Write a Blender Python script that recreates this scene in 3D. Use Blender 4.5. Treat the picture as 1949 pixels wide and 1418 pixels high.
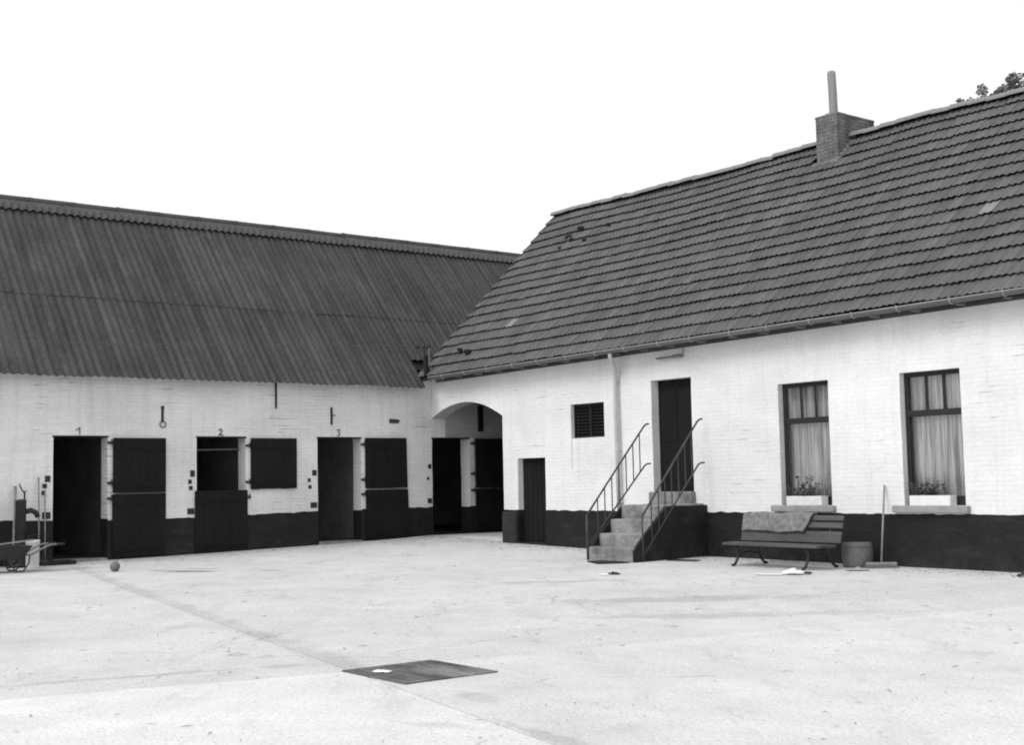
import bpy, bmesh, math, random
from mathutils import Vector, Matrix, noise as mnoise

for o in list(bpy.data.objects):
    bpy.data.objects.remove(o)
SC = bpy.context.scene
COL = SC.collection
R = math.radians
rnd = random.Random(7)

# ------------------------------------------------------------------ camera
CAM_LOC = Vector((27.44, -18.56, 1.50))
PITCH, ROLL, HEAD = R(4.77), R(-1.15), R(37.64)
_f = Vector((0, math.cos(PITCH), math.sin(PITCH)))
_r = Vector((1, 0, 0))
_u = _r.cross(_f)
_R = math.cos(ROLL) * _r + math.sin(ROLL) * _u
_U = -math.sin(ROLL) * _r + math.cos(ROLL) * _u
_M = Matrix(((math.sin(HEAD), -math.cos(HEAD), 0), (math.cos(HEAD), math.sin(HEAD), 0), (0, 0, 1)))
CR, CU, CF = _M @ _R, _M @ _U, _M @ _f
cam_data = bpy.data.cameras.new('camera')
cam = bpy.data.objects.new('camera', cam_data)
COL.objects.link(cam)
cam.matrix_world = Matrix(((CR.x, CU.x, -CF.x, CAM_LOC.x), (CR.y, CU.y, -CF.y, CAM_LOC.y),
                           (CR.z, CU.z, -CF.z, CAM_LOC.z), (0, 0, 0, 1)))
cam_data.sensor_fit = 'HORIZONTAL'
cam_data.sensor_width = 36.0
cam_data.lens = 46.0
cam_data.clip_start = 0.1
cam_data.clip_end = 2500
SC.camera = cam

# ------------------------------------------------------------------ overcast sky (black-and-white photograph)
SUN_EL, SUN_AZ_VEC = R(48), Vector((-0.05, -1.0, 0)).normalized()
world = bpy.data.worlds.new('World')
SC.world = world
world.use_nodes = True
wt = world.node_tree
wt.nodes.clear()
wo = wt.nodes.new('ShaderNodeOutputWorld')
wb = wt.nodes.new('ShaderNodeBackground')
sky = wt.nodes.new('ShaderNodeTexSky')
sky.sky_type = 'NISHITA'
sky.sun_disc = False
sky.sun_elevation = SUN_EL
sky.sun_rotation = math.atan2(SUN_AZ_VEC.x, SUN_AZ_VEC.y)
sky.dust_density = 6.0
sky.ozone_density = 0.5
bw = wt.nodes.new('ShaderNodeRGBToBW')
mx = wt.nodes.new('ShaderNodeMix')
mx.data_type = 'RGBA'
mx.inputs[0].default_value = 0.82
mx.inputs[7].default_value = (9.6, 9.6, 9.6, 1)
wt.links.new(sky.outputs[0], bw.inputs[0])
wt.links.new(bw.outputs[0], mx.inputs[6])
wt.links.new(mx.outputs[2], wb.inputs[0])
wb.inputs[1].default_value = 0.115
wt.links.new(wb.outputs[0], wo.inputs[0])

sun_data = bpy.data.lights.new('sun', 'SUN')
sun_data.energy = 1.3
sun_data.angle = R(30)
sun_data.color = (1, 1, 1)
sun = bpy.data.objects.new('sun', sun_data)
COL.objects.link(sun)
sdir = Vector((SUN_AZ_VEC.x * math.cos(SUN_EL), SUN_AZ_VEC.y * math.cos(SUN_EL), math.sin(SUN_EL)))
sun.rotation_euler = sdir.to_track_quat('Z', 'Y').to_euler()
sun.location = (20, -20, 30)

SC.view_settings.view_transform = 'Standard'
SC.view_settings.look = 'None'
SC.view_settings.exposure = 0.14
SC.view_settings.gamma = 1.0
SC.view_settings.use_curve_mapping = False
SC.render.engine = 'CYCLES'
SC.cycles.filter_width = 1.9
SC.cycles.max_bounces = 8
SC.cycles.transparent_max_bounces = 12


# ------------------------------------------------------------------ material helpers
class NT:
    def __init__(self, name):
        self.mat = bpy.data.materials.new(name)
        self.mat.use_nodes = True
        self.t = self.mat.node_tree
        self.b = self.t.nodes['Principled BSDF']
        self.out = self.t.nodes['Material Output']

    def n(self, kind, **kw):
        nd = self.t.nodes.new(kind)
        for k, v in kw.items():
            setattr(nd, k, v)
        return nd

    def l(self, a, b):
        self.t.links.new(a, b)

    def val(self, x, sock):
        if isinstance(x, (int, float)):
            sock.default_value = x
        else:
            self.l(x, sock)

    def math(self, op, a, b=0.0, c=None, clamp=False):
        nd = self.n('ShaderNodeMath', operation=op, use_clamp=clamp)
        self.val(a, nd.inputs[0])
        self.val(b, nd.inputs[1])
        if c is not None:
            self.val(c, nd.inputs[2])
        return nd.outputs[0]

    def pos(self):
        if not hasattr(self, '_pos'):
            g = self.n('ShaderNodeNewGeometry')
            self._geo = g
            s = self.n('ShaderNodeSeparateXYZ')
            self.l(g.outputs['Position'], s.inputs[0])
            self._pos = (g.outputs['Position'], s.outputs[0], s.outputs[1], s.outputs[2])
        return self._pos

    def objc(self):
        if not hasattr(self, '_oc'):
            self._oc = self.n('ShaderNodeTexCoord').outputs['Object']
        return self._oc

    def vec(self, x, y, z):
        c = self.n('ShaderNodeCombineXYZ')
        self.val(x, c.inputs[0]); self.val(y, c.inputs[1]); self.val(z, c.inputs[2])
        return c.outputs[0]

    def scale(self, v, s):
        m = self.n('ShaderNodeMapping')
        m.inputs['Scale'].default_value = s
        self.l(v, m.inputs[0])
        return m.outputs[0]

    def noise(self, v, scale, detail=3.0, rough=0.55):
        nd = self.n('ShaderNodeTexNoise')
        nd.inputs['Scale'].default_value = scale
        nd.inputs['Detail'].default_value = detail
        nd.inputs['Roughness'].default_value = rough
        self.l(v, nd.inputs['Vector'])
        return nd.outputs['Fac']

    def rng(self, v, a, b, c, d, smooth=False):
        nd = self.n('ShaderNodeMapRange')
        nd.clamp = True
        if smooth:
            nd.interpolation_type = 'SMOOTHSTEP'
        self.val(v, nd.inputs[0])
        for i, x in enumerate((a, b, c, d)):
            nd.inputs[i + 1].default_value = x
        return nd.outputs[0]

    def grey(self, v):
        c = self.n('ShaderNodeCombineColor')
        for i in range(3):
            self.l(v, c.inputs[i])
        self.l(c.outputs[0], self.b.inputs['Base Color'])

    def bump(self, h, strength, dist):
        nd = self.n('ShaderNodeBump')
        nd.inputs['Strength'].default_value = strength
        nd.inputs['Distance'].default_value = dist
        self.l(h, nd.inputs['Height'])
        self.l(nd.outputs[0], self.b.inputs['Normal'])

    def rough(self, r, spec=0.3):
        self.val(r, self.b.inputs['Roughness'])
        self.b.inputs['Specular IOR Level'].default_value = spec


def m_plain(name, base, var=0.25, scale=6.0, rough=0.75, spec=0.3, bump=0.0, stretch=(1, 1, 1)):
    m = NT(name)
    v = m.scale(m.objc(), stretch)
    n1 = m.noise(v, scale, 4)
    n2 = m.noise(v, scale * 7.3, 3)
    f = m.math('ADD', m.math('MULTIPLY', n1, 0.7), m.math('MULTIPLY', n2, 0.3))
    m.grey(m.rng(f, 0.25, 0.75, base * (1 - var), base * (1 + var)))
    m.rough(rough, spec)
    if bump:
        m.bump(n2, bump, 0.01)
    return m.mat


def m_whitewash(name, base, crack=0.5, lines=0.16, seed=0.0, btone=0.04, d0=0.63):
    m = NT(name)
    p, x, y, z = m.pos()
    u = m.math('ADD', x, y)
    wob = m.noise(p, 1.3, 5, 0.6)
    zz = m.math('ADD', z, m.math('MULTIPLY', wob, 0.10))
    uz = m.vec(u, zz, 0.0)
    br = m.n('ShaderNodeTexBrick')
    br.inputs['Scale'].default_value = 1.0
    br.inputs['Brick Width'].default_value = 0.47
    br.inputs['Row Height'].default_value = 0.078
    br.inputs['Mortar Size'].default_value = 0.011
    br.inputs['Mortar Smooth'].default_value = 0.6
    m.l(uz, br.inputs['Vector'])
    br.inputs['Color1'].default_value = (0, 0, 0, 1)
    br.inputs['Color2'].default_value = (1, 1, 1, 1)
    br.inputs['Mortar'].default_value = (0.5, 0.5, 0.5, 1)
    mort = br.outputs['Fac']
    patch = m.rng(m.noise(p, 0.55, 4), 0.38, 0.62, 0.25, 1.0, True)
    broad = m.noise(m.vec(u, m.math('MULTIPLY', z, 1.6), seed), 0.45, 5, 0.6)
    fine = m.noise(p, 14.0, 4, 0.65)
    c0 = m.math('ADD', m.rng(broad, 0.34, 0.66, base - 0.085, base + 0.045), m.rng(fine, 0.3, 0.7, -0.05, 0.04))
    bc = m.n('ShaderNodeRGBToBW')
    m.l(br.outputs['Color'], bc.inputs[0])
    c0 = m.math('MULTIPLY', c0, m.rng(bc.outputs[0], 0, 1, 1 - btone, 1 + btone))
    rain = m.noise(m.vec(m.math('MULTIPLY', u, 5.0), m.math('MULTIPLY', z, 0.35), seed + 5), 1.0, 5, 0.65)
    c0 = m.math('MULTIPLY', c0, m.rng(rain, 0.50, 0.75, 1.0, 1 - crack * 0.22))
    c1 = m.math('MULTIPLY', c0, m.math('SUBTRACT', 1.0, m.math('MULTIPLY', m.math('MULTIPLY', mort, patch), lines)))
    # open joints: thin dark dashes along the brick courses
    dash = m.noise(m.vec(m.math('MULTIPLY', u, 1.5), m.math('MULTIPLY', zz, 22.0), seed + 3.0), 1.0, 3, 0.6)
    dmask = m.math('MULTIPLY', m.rng(dash, d0, d0 + 0.06, 0, 1), m.rng(m.noise(p, 0.8, 3), 0.48, 0.62, 0, 1))
    dmask = m.math('MULTIPLY', dmask, m.rng(mort, 0.2, 0.8, 0.12, 1.0))
    c2 = m.math('MULTIPLY', c1, m.math('SUBTRACT', 1.0, m.math('MULTIPLY', dmask, crack)))
    # flaked specks
    spk = m.rng(m.noise(p, 9.0, 5, 0.7), 0.70, 0.76, 0, 1)
    c3 = m.math('MULTIPLY', c2, m.math('SUBTRACT', 1.0, m.math('MULTIPLY', spk, crack * 0.6)))
    fl = m.math('MULTIPLY', m.rng(m.noise(p, 3.2, 8, 0.8), 0.60, 0.66, 0, 1), m.rng(m.noise(p, 0.5, 3), 0.45, 0.6, 0, 1))
    c3 = m.math('MULTIPLY', c3, m.math('SUBTRACT', 1.0, m.math('MULTIPLY', fl, crack * 0.28)))
    m.grey(c3)
    m.rough(0.9, 0.15)
    h = m.math('SUBTRACT', m.math('MULTIPLY', fine, 0.6), m.math('MULTIPLY', mort, 0.8))
    h = m.math('ADD', h, m.math('MULTIPLY', bc.outputs[0], 0.5))
    h = m.math('ADD', h, m.math('MULTIPLY', m.noise(p, 2.2, 4), 2.5))
    m.bump(h, 0.34, 0.011)
    return m.mat


def m_tar(name, base=0.0125):
    m = NT(name)
    p, x, y, z = m.pos()
    n1 = m.noise(p, 2.2, 4, 0.6)
    n2 = m.noise(p, 20.0, 3)
    worn = m.rng(m.noise(m.vec(m.math('ADD', x, y), m.math('MULTIPLY', z, 4.0), 0.0), 1.6, 5, 0.65), 0.54, 0.72, 0, 1)
    c = m.math('ADD', m.rng(n1, 0.3, 0.7, base * 0.7, base * 1.35), m.math('MULTIPLY', worn, 0.014))
    mud = m.math('MULTIPLY', m.rng(z, -0.05, 0.35, 1.0, 0.0), m.rng(m.noise(p, 3.0, 6, 0.7), 0.42, 0.62, 0, 1))
    c = m.math('ADD', c, m.math('MULTIPLY', mud, 0.016))
    m.grey(c)
    m.rough(m.rng(n2, 0.3, 0.7, 0.55, 0.85), 0.25)
    m.bump(n2, 0.35, 0.012)
    return m.mat


def m_ground(name='yard_concrete', k0=1.0):
    m = NT(name)
    p, x, y, z = m.pos()
    big = m.noise(p, 0.22, 8, 0.72)
    mid = m.noise(p, 1.1, 8, 0.75)
    drag = m.noise(m.vec(m.math('ADD', m.math('MULTIPLY', x, 0.5), m.math('MULTIPLY', y, -0.35)), m.math('ADD', m.math('MULTIPLY', x, 1.2), m.math('MULTIPLY', y, 1.6)), 0.0), 0.9, 8, 0.75)
    fine = m.noise(p, 30.0, 5, 0.8)
    c = m.rng(big, 0.35, 0.65, 0.535 * k0, 0.625 * k0)
    c = m.math('MULTIPLY', c, m.rng(mid, 0.32, 0.68, 0.87, 1.07))
    c = m.math('MULTIPLY', c, m.rng(drag, 0.54, 0.70, 1.0, 0.82))
    c = m.math('MULTIPLY', c, m.rng(fine, 0.3, 0.7, 0.78, 1.16))
    grit = m.rng(m.noise(p, 42.0, 3, 0.6), 0.60, 0.66, 0, 1)
    c = m.math('MULTIPLY', c, m.math('SUBTRACT', 1.0, m.math('MULTIPLY', grit, m.rng(mid, 0.35, 0.65, 0.14, 0.55))))
    spk = m.rng(m.noise(p, 8.0, 6, 0.8), 0.64, 0.70, 0, 1)
    c = m.math('MULTIPLY', c, m.math('SUBTRACT', 1.0, m.math('MULTIPLY', spk, 0.30)))
    # trowelled pieces: faint uneven cells of the old concrete
    vo = m.n('ShaderNodeTexVoronoi')
    vo.feature = 'DISTANCE_TO_EDGE'
    vo.inputs['Scale'].default_value = 0.23
    wv = m.n('ShaderNodeVectorMath', operation='ADD')
    nz = m.n('ShaderNodeTexNoise')
    nz.inputs['Scale'].default_value = 1.4
    nz.inputs['Detail'].default_value = 6
    m.l(p, nz.inputs['Vector'])
    sc = m.n('ShaderNodeVectorMath', operation='SCALE')
    sc.inputs['Scale'].default_value = 0.9
    m.l(nz.outputs['Color'], sc.inputs[0])
    m.l(p, wv.inputs[0]); m.l(sc.outputs[0], wv.inputs[1])
    m.l(wv.outputs[0], vo.inputs['Vector'])
    crk = m.math('MULTIPLY', m.rng(vo.outputs['Distance'], 0.0, 0.0045, 1, 0), m.rng(m.noise(p, 0.35, 4), 0.50, 0.58, 0, 1))
    c = m.math('MULTIPLY', c, m.math('SUBTRACT', 1.0, m.math('MULTIPLY', crk, 0.40)))
    # damp grime along the drain channel running to the gully
    ax, ay, bx, by = 1.3, -9.45, 21.5, -13.4
    L = math.hypot(bx - ax, by - ay)
    dx, dy = (bx - ax) / L, (by - ay) / L
    d = m.math('SUBTRACT', m.math('MULTIPLY', m.math('SUBTRACT', x, ax), -dy), m.math('MULTIPLY', m.math('SUBTRACT', y, ay), -dx))
    d = m.math('ADD', d, m.math('MULTIPLY', m.math('SUBTRACT', mid, 0.5), 0.35))
    t = m.math('ADD', m.math('MULTIPLY', m.math('SUBTRACT', x, ax), dx), m.math('MULTIPLY', m.math('SUBTRACT', y, ay), dy))
    band = m.rng(m.math('ABSOLUTE', d), 0.02, 0.22, 1.0, 0.0, True)
    band = m.math('MULTIPLY', band, m.rng(t, L - 4.2, L - 3.2, 1.0, 0.12))
    band = m.math('MULTIPLY', band, m.rng(m.noise(p, 0.7, 4), 0.36, 0.62, 0.25, 1.0))
    c = m.math('MULTIPLY', c, m.math('SUBTRACT', 1.0, m.math('MULTIPLY', band, 0.22)))
    # spills and muddy patches, plus shade painted in under the bench
    for (cx, cy, rx, ry, an, s) in ((4.4, -8.35, 0.9, 0.22, 0.5, 0.55), (4.0, -7.9, 0.6, 0.12, 0.5, 0.4), (5.5, -7.2, 0.35, 0.12, 0.6, 0.5),
                                    (20.9, -13.30, 0.8, 0.10, -0.15, 0.22), (20.2, -13.55, 0.5, 0.16, 0.4, 0.14), (19.4, -12.75, 0.4, 0.12, -0.1, 0.14), (11.5, -5.5, 1.4, 0.3, 0.9, 0.22),
                                    (14.8, -6.5, 2.2, 0.5, 0.9, 0.20), (17.0, -7.0, 2.4, 0.35, 0.9, 0.16), (1.8, -10.2, 1.6, 0.6, 1.2, 0.30),
                                    (12.3, -1.1, 1.3, 0.35, 0.0, 0.16), (16.5, -14.2, 1.5, 0.12, 1.3, 0.2)):
        ca, sa = math.cos(an), math.sin(an)
        px = m.math('SUBTRACT', x, cx)
        py = m.math('SUBTRACT', y, cy)
        ex = m.math('MULTIPLY', m.math('ADD', m.math('MULTIPLY', px, ca), m.math('MULTIPLY', py, sa)), 1 / rx)
        ey = m.math('MULTIPLY', m.math('SUBTRACT', m.math('MULTIPLY', py, ca), m.math('MULTIPLY', px, sa)), 1 / ry)
        q = m.math('SQRT', m.math('ADD', m.math('MULTIPLY', ex, ex), m.math('MULTIPLY', ey, ey)))
        q = m.math('ADD', q, m.math('MULTIPLY', m.math('SUBTRACT', mid, 0.5), 2.6))
        k = m.rng(q, 0.35, 1.1, s, 0.0, True)
        c = m.math('MULTIPLY', c, m.math('SUBTRACT', 1.0, k))
    m.grey(c)
    m.rough(0.92, 0.12)
    m.bump(m.math('ADD', m.math('MULTIPLY', fine, 0.8), mid), 0.45, 0.012)
    return m.mat


def m_tile(name, base):
    m = NT(name)
    oi = m.n('ShaderNodeObjectInfo')
    p, x, y, z = m.pos()
    r = m.math('FRACT', m.math('ADD', oi.outputs['Random'], m.math('MULTIPLY', m._geo.outputs['Random Per Island'], 3.7)))
    n1 = m.noise(p, 0.9, 7, 0.7)
    n2 = m.noise(p, 18.0, 5, 0.75)
    streak = m.noise(m.vec(m.math('MULTIPLY', x, 16.0), y, m.math('MULTIPLY', z, 0.8)), 1.0, 3)
    c = m.rng(r, 0, 1, base * 0.88, base * 1.14)
    c = m.math('MULTIPLY', c, m.rng(n1, 0.3, 0.7, 0.80, 1.18))
    c = m.math('MULTIPLY', c, m.rng(n2, 0.3, 0.7, 0.82, 1.18))
    c = m.math('MULTIPLY', c, m.rng(streak, 0.3, 0.7, 0.86, 1.14))
    lich = m.rng(m.noise(p, 6.0, 6, 0.78), 0.64, 0.72, 0, 1)
    c = m.math('ADD', c, m.math('MULTIPLY', lich, base * 0.3))
    m.grey(c)
    m.rough(0.8, 0.25)
    m.bump(n2, 0.4, 0.008)
    return m.mat


def m_asbestos():
    m = NT('corrugated_cement')
    oi = m.n('ShaderNodeObjectInfo')
    p, x, y, z = m.pos()
    n1 = m.noise(p, 0.8, 5, 0.6)
    n2 = m.noise(p, 12.0, 4, 0.7)
    run = m.noise(m.vec(m.math('MULTIPLY', y, 6.0), m.math('MULTIPLY', z, 0.5), 0.0), 1.0, 4, 0.6)
    c = m.rng(oi.outputs['Random'], 0, 1, 0.058, 0.068)
    c = m.math('MULTIPLY', c, m.rng(n1, 0.3, 0.7, 0.78, 1.2))
    c = m.math('MULTIPLY', c, m.rng(n2, 0.3, 0.7, 0.76, 1.24))
    c = m.math('MULTIPLY', c, m.rng(run, 0.3, 0.7, 0.72, 1.22))
    rib = m.noise(m.vec(m.math('MULTIPLY', y, 5.65), m.math('MULTIPLY', z, 0.16), 3.0), 1.0, 2, 0.5)
    c = m.math('MULTIPLY', c, m.rng(rib, 0.32, 0.68, 0.80, 1.16))
    rust = m.rng(m.noise(m.vec(m.math('MULTIPLY', y, 2.0), m.math('MULTIPLY', z, 0.7), 8.0), 1.0, 6, 0.75), 0.56, 0.70, 0, 1)
    c = m.math('MULTIPLY', c, m.math('SUBTRACT', 1.0, m.math('MULTIPLY', rust, 0.28)))
    lich = m.rng(m.noise(p, 5.0, 5, 0.7), 0.70, 0.76, 0, 1)
    c = m.math('ADD', c, m.math('MULTIPLY', lich, 0.03))
    m.grey(c)
    m.rough(0.85, 0.2)
    m.bump(n2, 0.35, 0.008)
    return m.mat


def m_glass():
    m = NT('window_glass')
    tr = m.n('ShaderNodeBsdfTransparent')
    tr.inputs[0].default_value = (0.95, 0.95, 0.95, 1)
    gl = m.n('ShaderNodeBsdfGlossy')
    gl.inputs['Roughness'].default_value = 0.04
    gl.inputs['Color'].default_value = (0.9, 0.9, 0.9, 1)
    fr = m.n('ShaderNodeFresnel')
    fr.inputs[0].default_value = 1.5
    mxs = m.n('ShaderNodeMixShader')
    m.l(fr.outputs[0], mxs.inputs[0])
    m.l(tr.outputs[0], mxs.inputs[1])
    m.l(gl.outputs[0], mxs.inputs[2])
    m.l(mxs.outputs[0], m.out.inputs[0])
    return m.mat


def m_curtain():
    m = NT('net_curtain')
    v = m.objc()
    oi = m.n('ShaderNodeObjectInfo')
    av = m.n('ShaderNodeVectorMath', operation='ADD')
    m.l(v, av.inputs[0]); m.l(m.vec(m.math('MULTIPLY', oi.outputs['Random'], 20.0), 0.0, 0.0), av.inputs[1])
    v = av.outputs[0]
    n = m.noise(m.scale(v, (1, 1, 0.04)), 17.0, 4, 0.6)
    n2 = m.noise(m.scale(v, (1, 1, 0.15)), 6.0, 3)
    c = m.math('MULTIPLY', m.rng(n, 0.38, 0.60, 0.34, 0.96), m.rng(n2, 0.3, 0.7, 0.82, 1.0))
    m.grey(c)
    m.rough(0.95, 0.05)
    return m.mat


def m_blotch(name, lo, hi):
    m = NT(name)
    p, x, y, z = m.pos()
    a = m.noise(p, 3.0, 8, 0.75)
    b = m.noise(p, 30.0, 5, 0.8)
    runs = m.noise(m.vec(m.math('MULTIPLY', x, 6.0), m.math('MULTIPLY', y, 6.0), m.math('MULTIPLY', z, 0.9)), 1.0, 5, 0.7)
    c = m.rng(m.math('ADD', m.math('MULTIPLY', a, 0.6), m.math('MULTIPLY', runs, 0.4)), 0.36, 0.64, lo, hi)
    m.grey(m.math('MULTIPLY', c, m.rng(b, 0.3, 0.7, 0.8, 1.2)))
    m.rough(0.92, 0.1)
    m.bump(m.math('ADD', a, b), 0.5, 0.012)
    return m.mat


def m_grate():
    m = NT('cast_iron_grate')
    p, x, y, z = m.pos()
    a = m.noise(m.vec(m.math('MULTIPLY', x, 0.7), m.math('MULTIPLY', y, 2.2), 0.0), 1.4, 6, 0.7)
    b = m.noise(p, 24.0, 5, 0.8)
    dust = m.math('ADD', m.rng(a, 0.38, 0.62, 0.0, 1.0), m.rng(m.math('ADD', x, m.math('MULTIPLY', y, 0.6)), 10.7, 11.4, 0.0, 0.45))
    c = m.rng(dust, 0.0, 1.3, 0.055, 0.26)
    m.grey(m.math('MULTIPLY', c, m.rng(b, 0.3, 0.7, 0.7, 1.3)))
    m.rough(0.8, 0.2)
    m.bump(b, 0.4, 0.01)
    return m.mat


M = dict(
    white_house=m_whitewash('whitewash_house', 0.80, 0.42, 0.025, 1.0, 0.012, 0.59),
    white_stable=m_whitewash('whitewash_stable', 0.76, 0.66, 0.08, 9.0, 0.03, 0.55),
    porch=m_whitewash('porch_grey', 0.42, 0.6, 0.15, 4.0, 0.08, 0.57),
    tar=m_tar('tar_paint'),
    tar_worn=m_tar('tar_paint_worn', 0.03),
    ground=m_ground(),
    ground_mid=m_ground('yard_concrete_mid_bright', 1.08),
    ground_light=m_ground('yard_concrete_bright', 1.16),
    soil=m_plain('joint_dirt', 0.20, 0.3, 3.0, 0.95, 0.1),
    tile=m_tile('roof_tile_clay', 0.105),
    tile_pale=m_tile('roof_tile_pale', 0.23),
    ridge=m_plain('ridge_tile_clay', 0.20, 0.35, 4.0, 0.85, 0.2, 0.3),
    sheet=m_asbestos(),
    ridge_cement=m_plain('ridge_cement', 0.085, 0.35, 5.0, 0.85, 0.2, 0.3),
    underlay=m_plain('roof_boarding', 0.03, 0.3, 3.0, 0.9, 0.1),
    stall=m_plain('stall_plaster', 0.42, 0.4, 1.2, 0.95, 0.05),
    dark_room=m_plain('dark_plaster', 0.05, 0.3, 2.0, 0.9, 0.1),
    door=m_plain('door_paint', 0.011, 0.35, 3.0, 0.7, 0.15, 0.2, (1, 1, 0.2)),
    iron=m_plain('iron', 0.022, 0.4, 14.0, 0.55, 0.4, 0.2),
    rail=m_plain('rail_paint', 0.05, 0.35, 9.0, 0.5, 0.4),
    frame=m_plain('window_frame_paint', 0.018, 0.3, 5.0, 0.5, 0.35),
    stone=m_plain('sill_stone', 0.30, 0.25, 6.0, 0.85, 0.2, 0.3),
    concrete=m_plain('step_concrete', 0.24, 0.70, 3.2, 0.9, 0.15, 0.6),
    mortar=m_blotch('chimney_brick', 0.07, 0.24),
    mortar_joint=m_blotch('chimney_mortar', 0.09, 0.26),
    pipe=m_plain('flue_cement', 0.27, 0.35, 4.0, 0.85, 0.2, 0.2, (1, 1, 0.3)),
    zinc=m_plain('zinc', 0.13, 0.35, 3.0, 0.5, 0.4, 0.0, (0.3, 1, 1)),
    zinc_light=m_plain('zinc_edge', 0.34, 0.3, 3.0, 0.5, 0.4),
    white_pipe=m_plain('downpipe_paint', 0.50, 0.30, 5.0, 0.7, 0.25, 0.1, (1, 1, 0.3)),
    glass=m_glass(),
    curtain=m_curtain(),
    white=m_plain('white_paint', 0.74, 0.12, 8.0, 0.6, 0.3),
    leaf=m_plain('leaf_green', 0.06, 0.5, 9.0, 0.6, 0.3),
    leaf_tree=m_plain('tree_leaf', 0.26, 0.5, 1.2, 0.6, 0.3),
    petal=m_plain('flower_petal', 0.10, 0.4, 9.0, 0.7, 0.2),
    bark=m_plain('bark', 0.07, 0.4, 6.0, 0.9, 0.1, 0.5, (1, 1, 0.2)),
    wood=m_plain('bench_wood', 0.080, 0.55, 5.0, 0.65, 0.3, 0.15, (0.15, 1, 1)),
    wood_pale=m_plain('pale_wood', 0.24, 0.35, 6.0, 0.8, 0.2, 0.1),
    wool=m_plain('blanket_wool', 0.20, 0.5, 11.0, 0.95, 0.05, 0.6),
    drum=m_plain('drum_cardboard', 0.13, 0.35, 4.0, 0.7, 0.25, 0.1),
    bristle=m_plain('bristle', 0.12, 0.4, 30.0, 0.9, 0.1, 0.5),
    straw=m_plain('straw', 0.20, 0.6, 3.0, 0.9, 0.1),
    rubber=m_plain('rubber', 0.03, 0.3, 10.0, 0.8, 0.2),
    paper=m_plain('paper', 0.78, 0.08, 8.0, 0.8, 0.1),
    grate=m_grate(),
    moss=m_plain('moss', 0.02, 0.4, 12.0, 0.95, 0.05, 0.5),
    ball=m_plain('ball_rubber', 0.16, 0.25, 6.0, 0.6, 0.3),
    bin=m_plain('bin_plastic', 0.70, 0.2, 5.0, 0.55, 0.3),
    lamp=m_plain('lamp_metal', 0.17, 0.3, 6.0, 0.5, 0.4),
    wire=m_plain('wire', 0.09, 0.2, 6.0, 0.6, 0.3),
)


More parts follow.
